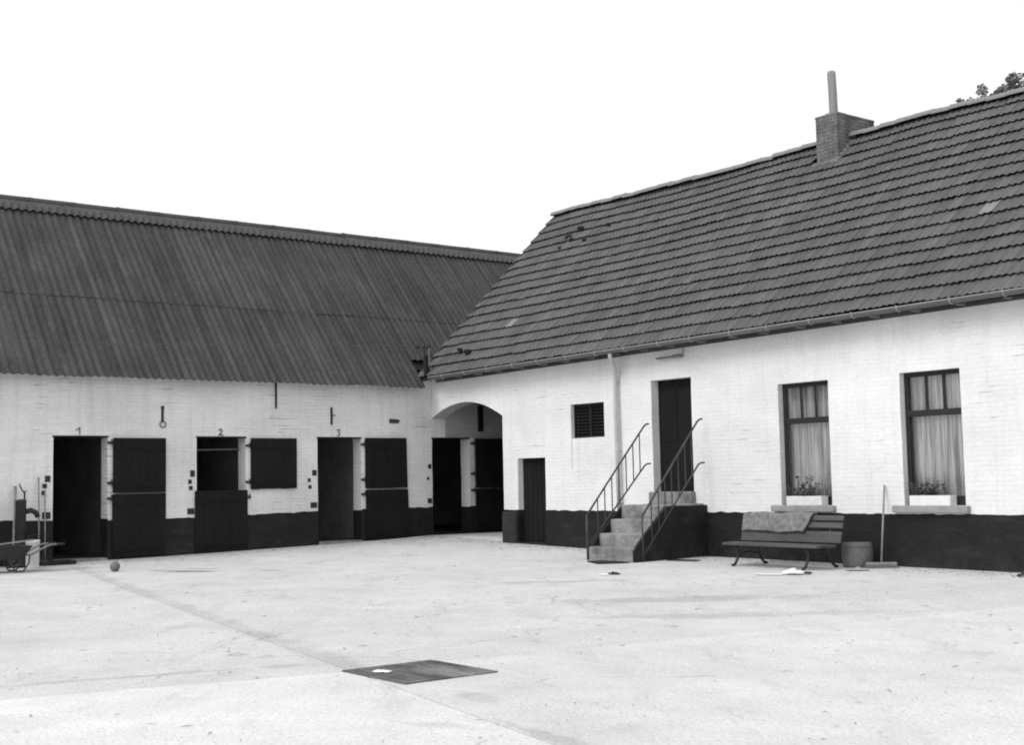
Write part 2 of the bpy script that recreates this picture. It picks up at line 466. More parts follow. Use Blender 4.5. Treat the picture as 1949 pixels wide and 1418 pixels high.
# ------------------------------------------------------------------ mesh helpers
class MB:
    def __init__(self):
        self.v = []
        self.f = []

    def add(self, verts, faces):
        k = len(self.v)
        self.v += [tuple(q) for q in verts]
        self.f += [tuple(i + k for i in fc) for fc in faces]
        return self

    def box(self, x0, x1, y0, y1, z0, z1, mat=None):
        vs = [(x0, y0, z0), (x1, y0, z0), (x1, y1, z0), (x0, y1, z0), (x0, y0, z1), (x1, y0, z1), (x1, y1, z1), (x0, y1, z1)]
        if mat is not None:
            vs = [mat @ Vector(q) for q in vs]
        return self.add(vs, [(0, 3, 2, 1), (4, 5, 6, 7), (0, 1, 5, 4), (1, 2, 6, 5), (2, 3, 7, 6), (3, 0, 4, 7)])

    def prism(self, poly, axis, a, b):
        n = len(poly)
        def P(q, t):
            if axis == 'x': return (t, q[0], q[1])
            if axis == 'y': return (q[0], t, q[1])
            return (q[0], q[1], t)
        vs = [P(q, a) for q in poly] + [P(q, b) for q in poly]
        fs = [tuple(range(n - 1, -1, -1)), tuple(range(n, 2 * n))] + [(i, (i + 1) % n, n + (i + 1) % n, n + i) for i in range(n)]
        return self.add(vs, fs)

    def tube(self, pts, r, seg=8, cap=True):
        pts = [Vector(q) for q in pts]
        rs = r if isinstance(r, (list, tuple)) else [r] * len(pts)
        rings = []
        up = None
        for i, q in enumerate(pts):
            d = (pts[min(i + 1, len(pts) - 1)] - pts[max(i - 1, 0)]).normalized()
            if up is None:
                up = Vector((0, 0, 1)) if abs(d.z) < 0.9 else Vector((1, 0, 0))
            a = d.cross(up)
            if a.length < 1e-5:
                a = d.cross(Vector((0.3, 1, 0.2)))
            a.normalize()
            b = a.cross(d).normalized()
            up = b
            rings.append([q + rs[i] * (math.cos(2 * math.pi * k / seg) * a + math.sin(2 * math.pi * k / seg) * b) for k in range(seg)])
        vs = [p for rg in rings for p in rg]
        fs = []
        for i in range(len(rings) - 1):
            for k in range(seg):
                k2 = (k + 1) % seg
                fs.append((i * seg + k, i * seg + k2, (i + 1) * seg + k2, (i + 1) * seg + k))
        if cap:
            fs.append(tuple(range(seg - 1, -1, -1)))
            fs.append(tuple(range((len(rings) - 1) * seg, len(rings) * seg)))
        return self.add(vs, fs)

    def lathe(self, c, prof, seg=24):
        vs = []
        fs = []
        for (r, z) in prof:
            for k in range(seg):
                a = 2 * math.pi * k / seg
                vs.append((c[0] + r * math.cos(a), c[1] + r * math.sin(a), c[2] + z))
        for i in range(len(prof) - 1):
            for k in range(seg):
                k2 = (k + 1) % seg
                fs.append((i * seg + k, i * seg + k2, (i + 1) * seg + k2, (i + 1) * seg + k))
        fs.append(tuple(range(seg - 1, -1, -1)))
        fs.append(tuple(range((len(prof) - 1) * seg, len(prof) * seg)))
        return self.add(vs, fs)

    def mesh(self, name, mat, smooth=False):
        me = bpy.data.meshes.new(name)
        me.from_pydata(self.v, [], self.f)
        bm = bmesh.new()
        bm.from_mesh(me)
        bmesh.ops.recalc_face_normals(bm, faces=bm.faces)
        bm.to_mesh(me)
        bm.free()
        me.materials.append(mat)
        if smooth:
            for pl in me.polygons:
                pl.use_smooth = True
        return me

    def build(self, name, mat, parent=None, smooth=False, bevel=0.0):
        o = bpy.data.objects.new(name, self.mesh(name, mat, smooth))
        COL.objects.link(o)
        if parent is not None:
            o.parent = parent
        if bevel:
            b = o.modifiers.new('bevel', 'BEVEL')
            b.width = bevel
            b.segments = 2
            b.limit_method = 'ANGLE'
        return o


def tag(o, label=None, cat=None, group=None, kind=None):
    if label: o['label'] = label
    if cat: o['category'] = cat
    if group: o['group'] = group
    if kind: o['kind'] = kind
    return o


def empty(name, loc=(0, 0, 0)):
    o = bpy.data.objects.new(name, None)
    o.location = loc
    o.empty_display_size = 0.2
    COL.objects.link(o)
    return o


def put(me, name, parent, mw=None):
    o = bpy.data.objects.new(name, me)
    COL.objects.link(o)
    if parent is not None:
        o.parent = parent
    if mw is not None:
        o.matrix_basis = mw
    return o


def gz(x, y):
    return -0.1 + 0.28 * math.exp(-(max(x, 0) + 0.65 * max(-y, 0)) / 6) + 0.03 * math.exp(min(y, 0) / 3)


def jit(p, a):
    """small hand-built unevenness"""
    n = mnoise.noise_vector(Vector(p) * 1.7)
    return n * a


# ------------------------------------------------------------------ ground
def span(a, b, n):
    return [a + (b - a) * i / n for i in range(n + 1)]


gx = [-600, -250, -100, -50, -25] + span(-12, 40, 52) + [60, 100, 250, 600]
gy = [-600, -250, -100, -60] + span(-36, 16, 52) + [30, 60, 100, 250, 600]
mb = MB()
vs = [(x, y, (gz(x, y) if -12 <= x <= 40 and -36 <= y <= 16 else gz(min(max(x, -12), 40), min(max(y, -36), 16))) - 0.035) for y in gy for x in gx]
nx = len(gx)
fs = [(j * nx + i, j * nx + i + 1, (j + 1) * nx + i + 1, (j + 1) * nx + i) for j in range(len(gy) - 1) for i in range(nx - 1)]
mb.add(vs, fs)
ground = mb.build('ground', M['soil'], smooth=True)
tag(ground, kind='structure')

# concrete slabs of the yard, poured in bays round the gully
def xj(k, y):      # joints running away from the house wall
    return [0.012, 17.55 - 0.02 * (y + 12.8) - 0.3 * max(0, -12.8 - y) * 0.9 + 0.22 * max(0, y + 11.9) * 0.8, 37.0][k]
def yj(k, x):      # joints running away from the stable wall
    return [-0.012, -9.25 - 0.198 * x, -32.0][k]


GX0, GX1, GY0, GY1 = 17.50, 18.50, -12.80, -11.88      # gully grate
for i in range(2):
    for j in range(2):
        N = 44
        cells = {}
        bm = bmesh.new()
        hole = 0.03
        for a in range(N + 1):
            for b in range(N + 1):
                s, t = a / N, b / N
                x, y = 0.0, 0.0
                for _ in range(14):
                    x = xj(i, y) + (xj(i + 1, y) - xj(i, y)) * s
                    y = yj(j, x) + (yj(j + 1, x) - yj(j, x)) * t
                e = 0.0055
                x += 0.002 if a == 0 else (-0.002 if a == N else 0)
                y -= e if b == 0 else (-e if b == N else 0)
                w = mnoise.noise(Vector((x * 0.5, y * 0.5, 0))) * 0.006
                edge = a in (0, N) or b in (0, N)
                cells[a, b] = bm.verts.new((x, y, gz(x, y) + w - (0.003 if edge else 0)))
        for a in range(N):
            for b in range(N):
                q = [cells[a, b], cells[a, b + 1], cells[a + 1, b + 1], cells[a + 1, b]]
                bm.faces.new(q)
        bmesh.ops.recalc_face_normals(bm, faces=bm.faces)
        if bm.faces[:] and sum(f.normal.z for f in bm.faces) < 0:
            bmesh.ops.reverse_faces(bm, faces=bm.faces)
        bm.edges.ensure_lookup_table()
        be = [e for e in bm.edges if e.is_boundary]
        ret = bmesh.ops.extrude_edge_only(bm, edges=be)
        for v in ret['geom']:
            if isinstance(v, bmesh.types.BMVert):
                v.co.z -= 0.06
        bmesh.ops.split_edges(bm, edges=be)
        me = bpy.data.meshes.new('concrete_slab')
        bm.to_mesh(me)
        bm.free()
        me.materials.append(M['ground'] if i == 0 else (M['ground_mid'] if j == 0 else M['ground_light']))  # washed-out foreground brightness painted into the paler bays nearer the camera
        for pl in me.polygons:
            pl.use_smooth = abs(pl.normal.z) > 0.5
        put(me, 'concrete_slab', ground)
# concrete beyond the bays, behind the photographer and in the porch
mb = MB()
mb.box(0.03, 3.2, 0.0, 2.9, -0.2, 0.20)
o = mb.build('porch_floor', M['ground']); tag(o, kind='structure')


# ------------------------------------------------------------------ walls with openings
def wall_panel(bm, us, zs, skip, mapf, thick, dirv, lift=None, jamp=0.008):
    """front skin of cells (u,z) not inside holes, extruded back by thick along dirv"""
    V = {}
    def vert(u, z):
        k = (round(u, 4), round(z, 4))
        if k not in V:
            p = Vector(mapf(u, z))
            V[k] = bm.verts.new(p + jit(p, jamp))
        return V[k]
    faces = []
    for i in range(len(us) - 1):
        for j in range(len(zs) - 1):
            u0, u1, z0, z1 = us[i], us[i + 1], zs[j], zs[j + 1]
            if skip((u0 + u1) / 2, (z0 + z1) / 2):
                continue
            zz = [(u0, z0), (u1, z0), (u1, z1), (u0, z1)]
            if lift:
                zz = lift(zz)
                if zz is None:
                    continue
            faces.append(bm.faces.new([vert(*q) for q in zz]))
    bm.faces.ensure_lookup_table()
    ret = bmesh.ops.extrude_face_region(bm, geom=faces)
    for v in ret['geom']:
        if isinstance(v, bmesh.types.BMVert):
            v.co += Vector(dirv) * thick
    return faces


def cuts(vals, lo, hi, step):
    vals = sorted(set([lo, hi] + [v for v in vals if lo < v < hi]))
    out = [vals[0]]
    for a, b in zip(vals, vals[1:]):
        n = max(1, int(math.ceil((b - a) / step)))
        out += [a + (b - a) * k / n for k in range(1, n + 1)]
    return out


def finish(bm, name, mat, parent):
    bmesh.ops.recalc_face_normals(bm, faces=bm.faces)
    me = bpy.data.meshes.new(name)
    bm.to_mesh(me)
    bm.free()
    me.materials.append(mat)
    return put(me, name, parent)


house = empty('farmhouse', (0, 0, 0))
tag(house, 'long white farmhouse with tiled roof, arched porch and two tall curtained windows', 'house')
stable = empty('stable', (0, 0, 0))
tag(stable, 'low white stable with dark corrugated roof and numbered half doors', 'stable')

# farmhouse facade: holes (x0,x1,z0,z1)
HOLES = dict(low=(3.52, 4.53, -0.4, 2.03), small=(5.46, 6.56, 1.74, 3.16), door=(8.02, 9.16, 1.20, 3.50),
             w1=(11.38, 12.53, 0.97, 3.19), w2=(14.03, 15.19, 0.97, 3.19))
XS = 3.26
ARC_L, ARC_R, ARC_S, ARC_SR, ARC_A = 0.0, 2.97, 3.12, 3.05, 3.46


def arch_z(x):
    t = (x - ARC_L) / (ARC_R - ARC_L)
    base = ARC_S + (ARC_SR - ARC_S) * t
    return base + (ARC_A - (ARC_S + ARC_SR) / 2) * (1 - (2 * t - 1) ** 2)


TOPZ = 4.40
bm = bmesh.new()
us = cuts([h[k] for h in HOLES.values() for k in (0, 1)], XS, 21.0, 0.6)
zs = cuts([h[k] for h in HOLES.values() for k in (2, 3)], -0.4, TOPZ, 0.6)
wall_panel(bm, us, zs, lambda u, z: any(h[0] < u < h[1] and h[2] < z < h[3] for h in HOLES.values()),
           lambda u, z: (u, 0, z), 0.42, (0, 1, 0))
# arch bay
us = span(0.004, ARC_R, 22) + [XS]


def lift_arch(q):
    (u0, z0), (u1, _), (_, z1), _ = q
    return [(u0, arch_z(u0)), (u1, arch_z(u1)), (u1, z1), (u0, z1)]


wall_panel(bm, us[:-1], [3.4, 3.7], lambda u, z: False, lambda u, z: (u, 0, z), 0.42, (0, 1, 0), lift_arch, 0.006)
wall_panel(bm, us[:-1], cuts([], 3.7, TOPZ, 0.5), lambda u, z: False, lambda u, z: (u, 0, z), 0.42, (0, 1, 0), None, 0.006)
wall_panel(bm, [ARC_R, XS], cuts([], -0.4, TOPZ, 0.5), lambda u, z: False, lambda u, z: (u, 0, z), 0.42, (0, 1, 0), None, 0.006)
fw = finish(bm, 'facade_wall', M['white_house'], house)
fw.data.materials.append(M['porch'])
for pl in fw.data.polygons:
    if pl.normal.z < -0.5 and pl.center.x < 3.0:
        pl.material_index = 1      # underside of the arch in the darker grey

# remaining shell
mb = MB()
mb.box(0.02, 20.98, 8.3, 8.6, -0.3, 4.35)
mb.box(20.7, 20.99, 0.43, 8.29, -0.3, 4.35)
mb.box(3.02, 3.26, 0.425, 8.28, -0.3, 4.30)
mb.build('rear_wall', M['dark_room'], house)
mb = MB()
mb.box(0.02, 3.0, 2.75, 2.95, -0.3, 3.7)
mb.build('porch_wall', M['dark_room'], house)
mb = MB()
mb.box(0.02, 3.0, 0.43, 2.74, 3.55, 3.68)
mb.build('porch_ceiling', M['underlay'], house)
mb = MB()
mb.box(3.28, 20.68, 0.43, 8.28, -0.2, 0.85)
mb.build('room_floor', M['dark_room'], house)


def ze(x): return 4.15 + 0.0085 * x
def zr(x): return 8.73 - 0.003 * x + 0.028 * math.sin(x * 0.62 + 1.0) + 0.012 * math.sin(x * 1.7)
YE, YR = -0.35, 4.25


def roofP(x, s):   # s in metres from the eaves edge up the front slope
    a = Vector((x, YE, ze(x)))
    b = Vector((x, YR, zr(x)))
    q = a + (b - a).normalized() * s
    q.z += 0.030 * mnoise.noise(Vector((x * 0.33, s * 0.45, 5.0))) + 0.010 * mnoise.noise(Vector((x * 1.3, s * 1.1, 2.0)))
    return q


for nm, x0, x1 in (('gable_wall', 0.03, 0.30), ('gable_wall', 20.72, 20.96)):
    mb = MB()
    mb.prism([(0.0, 4.3), (8.5, 4.3), (8.5, 4.42), (YR, zr(0) - 0.16), (0.02, 4.42)], 'x', x0, x1)
    mb.build(nm, M['white_house'], house)

# plinth of tar paint: strips between the openings, with an uneven brushed top edge
def plinth_strip(mb, a, b, ztop, axis, t0=-0.006, t1=0.012, step=0.09):
    n = max(2, int(abs(b - a) / step))
    top = [(a + (b - a) * k / n, ztop(a + (b - a) * k / n) + 0.022 * mnoise.noise(Vector((a * 3 + k * 0.37, ztop(a) * 7, 2.0))) + rnd.gauss(0, .004)) for k in range(n + 1)]
    for k in range(n):
        (p0, h0), (p1, h1) = top[k], top[k + 1]
        if axis == 'x':
            f = lambda p, t, z: (p, -t, z)
        else:
            f = lambda p, t, z: (t, p, z)
        vs = [f(p0, t0, -0.3), f(p1, t0, -0.3), f(p1, t0, h1), f(p0, t0, h0), f(p0, t1 + 0.012, -0.3), f(p1, t1 + 0.012, -0.3), f(p1, t1, h1), f(p0, t1, h0)]
        fs = [(4, 5, 6, 7), (3, 2, 6, 7)]
        if k == 0: fs.append((0, 3, 7, 4))
        if k == n - 1: fs.append((1, 2, 6, 5))
        mb.add(vs, fs)


hz = lambda x: 0.852 - 0.0016 * x
for a, b in ((2.98, 3.52), (4.53, 20.98)):
    mb = MB()
    plinth_strip(mb, a, b, hz, 'x')
    if a < 3:
        mb.box(2.955, 2.985, -0.01, 0.42, -0.3, 0.85)
        mb.box(3.50, 3.525, -0.004, 0.18, -0.3, 0.85)
    mb.build('plinth', M['tar'], house)
# guard stone at the arch corner
mb = MB()
mb.prism([(2.99, 0.0), (3.0, -0.09), (3.05, -0.115), (3.42, -0.11), (3.48, -0.06), (3.49, 0.0)], 'z', -0.2, 0.80)
o = mb.build('guard_stone', M['tar_worn'], house, False, 0.02)

# ------------------------------------------------------------------ farmhouse roof
L_front = (Vector((0, YR, zr(8))) - Vector((0, YE, ze(8)))).length
mb = MB()
for x0, x1 in zip(span(-0.02, 21.0, 14), span(-0.02, 21.0, 14)[1:]):
    d = Vector((0, 0.045, -0.075))
    A, B = roofP(x0, 0.05) + d, roofP(x1, 0.05) + d
    C_, D_ = roofP(x1, L_front - 0.02) + d, roofP(x0, L_front - 0.02) + d
    E_, F_ = Vector((x0, 8.85, 4.2)), Vector((x1, 8.85, 4.2))
    th = Vector((0, 0, -0.05))
    mb.add([A, B, C_, D_, A + th, B + th, C_ + th, D_ + th], [(0, 1, 2, 3), (4, 7, 6, 5), (0, 4, 5, 1), (3, 0, 4, 7), (1, 2, 6, 5)])
    mb.add([D_, C_, F_, E_], [(0, 1, 2, 3)])
roof = mb.build('roof', M['underlay'], house)
mb = MB()
for x0, x1 in zip(span(-0.03, 21.0, 20), span(-0.03, 21.0, 20)[1:]):
    q = [(YR - 0.16, -0.20), (YR - 0.10, -0.03), (YR, 0.06), (YR + 0.10, -0.03), (YR + 0.16, -0.20)]
    vs = [(x0, a, zr(x0) + b) for a, b in q] + [(x1, a, zr(x1) + b) for a, b in q]
    mb.add(vs, [(i, i + 1, 6 + i, 5 + i) for i in range(4)] + [(0, 1, 2, 3, 4), (5, 6, 7, 8, 9)])
mb.build('ridge_beam', M['underlay'], roof)
mb = MB()
A, B = roofP(-0.04, -0.02), roofP(-0.04, L_front + 0.02)
nn = Vector((0, -(B - A).normalized().z, (B - A).normalized().y))
vs = [A - nn * 0.12, B - nn * 0.12, B + nn * 0.055, A + nn * 0.055]
mb.add(vs + [v + Vector((0.028, 0, 0)) for v in vs], [(0, 1, 2, 3), (4, 7, 6, 5), (0, 3, 7, 4), (3, 2, 6, 7), (2, 1, 5, 6), (1, 0, 4, 5)])
mb.build('verge_board', M['underlay'], roof)

GAUGE, TW = 0.383, 0.262
ROWS, COLS = 17, 80
TL = 0.455


def tile_mesh(seed):
    r = random.Random(seed)
    prof = [(0.0, 0.022), (0.018, 0.030), (0.040, 0.010), (0.085, 0.000), (0.118, 0.012), (0.140, 0.020), (0.160, 0.011), (0.205, 0.000), (0.240, 0.012), (0.262, 0.020), (0.276, 0.012)]
    n = len(prof)
    th = 0.016
    vs = []
    for yy in (0.0, TL):
        for (x, z) in prof:
            vs.append((x, yy + (r.uniform(-.004, .004) if yy == 0 else 0), z + (0.056 * (1 - yy / TL)) + 0.008))
    for (x, z) in prof:       # underside of the front lip, undercut
        vs.append((x, 0.016, z + 0.056 + 0.008 - th))
    fs = [(i, i + 1, n + i + 1, n + i) for i in range(n - 1)]
    fs += [(2 * n + i, 2 * n + i + 1, i + 1, i) for i in range(n - 1)]
    # left flank down to the boards, so verge tiles look solid
    k = len(vs)
    vs += [(0.0, 0.016, 0.008 + 0.022 + 0.056 - th - 0.01), (0.0, TL, 0.0)]
    fs += [(0, n, k + 1, k)]
    mb = MB()
    mb.add(vs, fs)
    return mb


tile_mbs = [tile_mesh(s) for s in range(4)]
tile_mes = [t.mesh('roof_tile', M['tile']) for t in tile_mbs]
tile_pale = tile_mbs[0].mesh('roof_tile_pale', M['tile_pale'])


def in_frame(p, mgn=0.02):
    v = p - CAM_LOC
    d = v.dot(CF)
    if d < 0.1: return None
    u = v.dot(CR) / d / (18 / 46.0)
    w = v.dot(CU) / d / (18 / 46.0) * (1949 / 1418)
    if abs(u) < 1 + mgn and abs(w) < 1 + mgn: return d
    return None


CHX0, CHX1, CHY0, CHY1 = 9.50, 10.06, 3.72, 5.0
tiles = []
for row in range(ROWS):
    for col in range(COLS):
        x = -0.06 + col * TW + rnd.uniform(-.003, .003)
        s = -0.05 + row * GAUGE + rnd.uniform(-.006, .006)
        if x > 20.8: continue
        P = roofP(x, s)
        Q = roofP(x, s + 1.0)
        c = roofP(x + TW / 2, s + GAUGE / 2)
        if CHX0 - 0.03 < x + TW / 2 < CHX1 + 0.03 and c.y > CHY0 - 0.05:
            continue
        yv = (Q - P).normalized()
        xv = (roofP(x + 1, s) - P).normalized()
        zv = xv.cross(yv).normalized()
        yv = zv.cross(xv)
        mw = Matrix(((xv.x, yv.x, zv.x, P.x), (xv.y, yv.y, zv.y, P.y), (xv.z, yv.z, zv.z, P.z), (0, 0, 0, 1)))
        slip = rnd.random()
        rz = rnd.gauss(0, R(0.5)) + (rnd.uniform(-1, 1) * R(2.0) if slip > 0.97 else 0)
        mw = mw @ Matrix.Translation((0, -0.03 * max(0, slip - 0.97) / 0.03 + rnd.gauss(0, .004), 0)) @ Matrix.Rotation(rz, 4, 'Z') @ Matrix.Rotation(rnd.gauss(0, R(0.35)), 4, 'X') @ Matrix.Rotation(rnd.gauss(0, R(1.0)), 4, 'Y')
        d = in_frame(c)
        tiles.append((d if d else 999, row, col, mw, c))
near = sorted(tiles, key=lambda t: t[0])
pale_targets = [Vector((14.96, 1.56, 6.04)), Vector((2.51, 0.90, 5.41))]
pale_idx = {min(range(len(tiles)), key=lambda i: (tiles[i][4] - p).length) for p in pale_targets}
single = {id(t) for t in near[:298]}
rest = MB()
cnt = 0
for i, t in enumerate(tiles):
    if i in pale_idx:
        o = put(tile_pale, 'roof_tile', roof, t[3])
        tag(o, 'pale tile in the roof at the right' if t[0] < 30 else 'pale tile in the roof near the stable')
    elif id(t) in single:
        put(tile_mes[i % 4], 'roof_tile', roof, t[3])
    else:
        src = tile_mbs[i % 4]
        rest.add([t[3] @ Vector(q) for q in src.v], src.f)
o = rest.build('roof_tile_field', M['tile'], roof)
tag(o, kind='stuff')

# ridge tiles
RL = 0.42
rt = MB()
seg = 9
vs = []
for yy, rr in ((0.0, 0.150), (0.05, 0.145), (RL + 0.03, 0.132)):
    for k in range(seg):
        a = math.pi * (k / (seg - 1))
        vs.append((yy, rr * 1.05 * math.cos(a), rr * 0.85 * math.sin(a)))
fs = [(j * seg + k, j * seg + k + 1, (j + 1) * seg + k + 1, (j + 1) * seg + k) for j in range(2) for k in range(seg - 1)]
fs += [tuple(range(seg))]
rt.add(vs, fs)
ridge_me = rt.mesh('ridge_tile', M['ridge'], False)
x = -0.08
k = 0
while x < 20.9:
    if not (CHX0 - 0.25 < x < CHX1 - 0.1):
        put(ridge_me, 'ridge_tile', roof, Matrix.Translation((x, YR, zr(x) + 0.035 + rnd.uniform(-.01, .01))) @ Matrix.Rotation(rnd.gauss(0, R(1.0)), 4, 'Y'))
    x += RL
# moss clumps and slipped mortar on the tiles
for (mx_, my_, r_) in ((1.71, 3.28, .09), (2.05, 3.46, .10), (3.15, 3.37, .09), (2.0, 3.17, .08), (1.77, 2.95, .07), (1.13, 0.18, .12), (1.58, 0.10, .12), (2.6, 3.05, 0.06)):
    s_ = (my_ - YE) / math.cos(R(44.6))
    P = roofP(mx_, s_) + Vector((0, -0.03, 0.04))
    mb = MB()
    mb.lathe((0, 0, 0), [(r_, 0), (r_ * .9, r_ * .3), (r_ * .5, r_ * .55), (0.01, r_ * .62)], 9)
    o = mb.build('moss_clump', M['moss'], roof)
    o.location = P
    o.rotation_euler = (R(44), 0, rnd.uniform(0, 3))
    o.scale = (1.4, 1, 1)

# chimney with its flue pipe
chim = MB()
chim.box(CHX0 + 0.005, CHX1 - 0.005, CHY0 + 0.005, CHY1 - 0.005, 7.7, 9.20)
chimney = chim.build('chimney', M['mortar_joint'], house)
bl, bh, bd = 0.21, 0.068, 0.012
brick_mes = {}
z = 7.98
row = 0
while z < 9.19:
    off = (row % 2) * 0.5
    for face in ('front', 'side'):
        a0, a1 = (CHX0, CHX1) if face == 'front' else (CHY0 + 0.004, CHY1)
        a = a0 - off * (bl + 0.014)
        while a < a1:
            p0, p1 = max(a, a0), min(a + bl, a1)
            if p1 - p0 > 0.03:
                key = (round(p1 - p0, 3), face)
                if key not in brick_mes:
                    m_ = MB()
                    if face == 'front':
                        m_.box(0, p1 - p0, 0, 0.03, 0, bh)
                    else:
                        m_.box(-0.03, 0, 0, p1 - p0, 0, bh)
                    brick_mes[key] = m_.mesh('brick', M['mortar'])
                if face == 'front':
                    loc = (p0, CHY0 - rnd.uniform(0, .004), z)
                    vis = True
                else:
                    loc = (CHX1 + rnd.uniform(0, .004), p0, z)
                    yy = (p0 + p1) / 2
                    vis = z + bh > min(zr(10), ze(10) + (yy - YE) * (zr(10) - ze(10)) / (YR - YE)) - 0.05
                if vis:
                    put(brick_mes[key], 'brick', chimney, Matrix.Translation(loc))
            a += bl + 0.014
    z += bh + 0.013
    row += 1
mb = MB()
mb.prism([(CHX0 - 0.01, CHY0 - 0.01), (CHX1 + 0.01, CHY0 - 0.01), (CHX1 + 0.01, CHY1 + 0.01), (CHX0 - 0.01, CHY1 + 0.01)], 'z', 9.19, 9.235)
mb.add([(CHX0 + 0.1, CHY0 + 0.06, 9.23), (CHX1 - 0.08, CHY0 + 0.06, 9.23), (CHX1 - 0.08, CHY0 + 0.62, 9.23), (CHX0 + 0.1, CHY0 + 0.62, 9.23),
        (CHX0 + 0.16, CHY0 + 0.16, 9.31), (CHX1 - 0.14, CHY0 + 0.16, 9.31), (CHX1 - 0.14, CHY0 + 0.5, 9.31), (CHX0 + 0.16, CHY0 + 0.5, 9.31)],
       [(4, 5, 6, 7), (0, 1, 5, 4), (1, 2, 6, 5), (2, 3, 7, 6), (3, 0, 4, 7)])
mb.build('chimney_cap', M['mortar_joint'], chimney)
mb = MB()
mb.tube([(9.74, CHY0 + 0.32, 9.2), (9.735, CHY0 + 0.32, 9.8), (9.72, CHY0 + 0.32, 10.22), (9.72, CHY0 + 0.32, 10.26)], [0.095, 0.092, 0.092, 0.075], 12)
mb.build('flue_pipe', M['pipe'], chimney, False)
# lead and mortar flashing round the chimney foot
mb = MB()
for k in range(9):
    yy = CHY0 - 0.06 + k * 0.11
    zz = ze(10) + (yy - YE) * (zr(10) - ze(10)) / (YR - YE)
    if yy < 4.3:
        mb.box(CHX1 - 0.01, CHX1 + 0.10, yy, yy + 0.115, zz - 0.02, zz + 0.085 + rnd.uniform(0, .03))
mb.box(CHX0 - 0.08, CHX1 + 0.06, CHY0 - 0.10, CHY0 + 0.02, 7.98, 8.20)
mb.build('flashing', M['ridge'], chimney)

# eaves: board, rafter ends, gutter with brackets
mb = MB()
mb.add([(0, -0.30, ze(0) - 0.09), (21, -0.30, ze(21) - 0.09), (21, -0.275, ze(21) - 0.09), (0, -0.275, ze(0) - 0.09),
        (0, -0.30, ze(0) + 0.02), (21, -0.30, ze(21) + 0.02), (21, -0.275, ze(21) + 0.02), (0, -0.275, ze(0) + 0.02)],
       [(0, 1, 2, 3), (4, 5, 6, 7), (0, 1, 5, 4), (3, 2, 6, 7), (0, 3, 7, 4), (1, 2, 6, 5)])
mb.build('eaves_board', M['wood'], house)
raf = MB()
raf.box(-0.035, 0.035, -0.268, -0.052, -0.105, 0.0)
raf_me = raf.mesh('rafter_end', M['wood_pale'])
mb = MB()
mb.add([(0.3, -0.05, ze(0) - 0.13), (21, -0.05, ze(21) - 0.13), (21, 0.05, ze(21) - 0.13), (0.3, 0.05, ze(0) - 0.13),
        (0.3, -0.05, ze(0) + 0.1), (21, -0.05, ze(21) + 0.1), (21, 0.05, ze(21) + 0.1), (0.3, 0.05, ze(0) + 0.1)],
       [(0, 1, 2, 3), (4, 5, 6, 7), (0, 1, 5, 4), (3, 2, 6, 7), (0, 3, 7, 4), (1, 2, 6, 5)])
mb.build('wall_plate', M['wood'], house)
x = 0.6
while x < 20.9:
    put(raf_me, 'rafter_end', house, Matrix.Translation((x + rnd.uniform(-.03, .03), 0, ze(x))))
    x += 0.82
mb = MB()
gr_ = 0.068
seg = 8
GYC = -0.40
for (r0, flip) in ((gr_, 0), (gr_ - 0.006, 1)):
    vs = []
    for X in (0.55, 21.0):
        for k in range(seg + 1):
            a = math.pi + math.pi * k / seg
            vs.append((X, GYC + r0 * math.cos(a), ze(X) - 0.03 + r0 * math.sin(a)))
    n = seg + 1
    mb.add(vs, [(k, k + 1, n + k + 1, n + k) for k in range(seg)])
gutter = mb.build('gutter', M['zinc'], house, True)
mb = MB()
mb.tube([(0.55, GYC - gr_, ze(0.55) - 0.028), (21.0, GYC - gr_, ze(21) - 0.028)], 0.009, 6)
mb.build('gutter_rim', M['zinc_light'], gutter)
bk = MB()
pts = []
for k in range(9):
    a = math.pi + math.pi * k / 8
    pts.append((0, (gr_ + 0.006) * math.cos(a), (gr_ + 0.006) * math.sin(a)))
bk.tube(pts, 0.009, 5)
bk.tube([(0, -gr_ - .004, 0), (0, -gr_ - 0.012, 0.03)], 0.008, 5)
bk_me = bk.mesh('gutter_bracket', M['zinc_light'])
x = 1.1
while x < 20.9:
    put(bk_me, 'gutter_bracket', gutter, Matrix.Translation((x + rnd.uniform(-.05, .05), GYC, ze(x) - 0.03)))
    x += 0.95

# downpipe
mb = MB()
mb.tube([(7.22, GYC + 0.02, ze(7) - 0.08), (7.20, GYC + 0.04, ze(7) - 0.16), (7.08, -0.13, ze(7) - 0.40), (7.04, -0.10, 3.62), (7.05, -0.10, 2.2), (7.07, -0.10, 0.86)], 0.046, 12)
dp = mb.build('downpipe', M['white_pipe'], house, True)
mb = MB()
mb.tube([(7.07, -0.10, 0.86), (7.08, -0.10, 0.0)], 0.047, 12)
mb.build('downpipe_foot', M['tar'], dp, True)
for zz in (3.55, 2.1, 1.0):
    mb = MB()
    mb.tube([(7.05, -0.10, zz - 0.02), (7.05, -0.10, zz + 0.02)], 0.053, 12)
    mb.box(7.02, 7.08, -0.06, 0.01, zz - 0.015, zz + 0.015)
    mb.build('pipe_clamp', M['white_pipe'], dp)

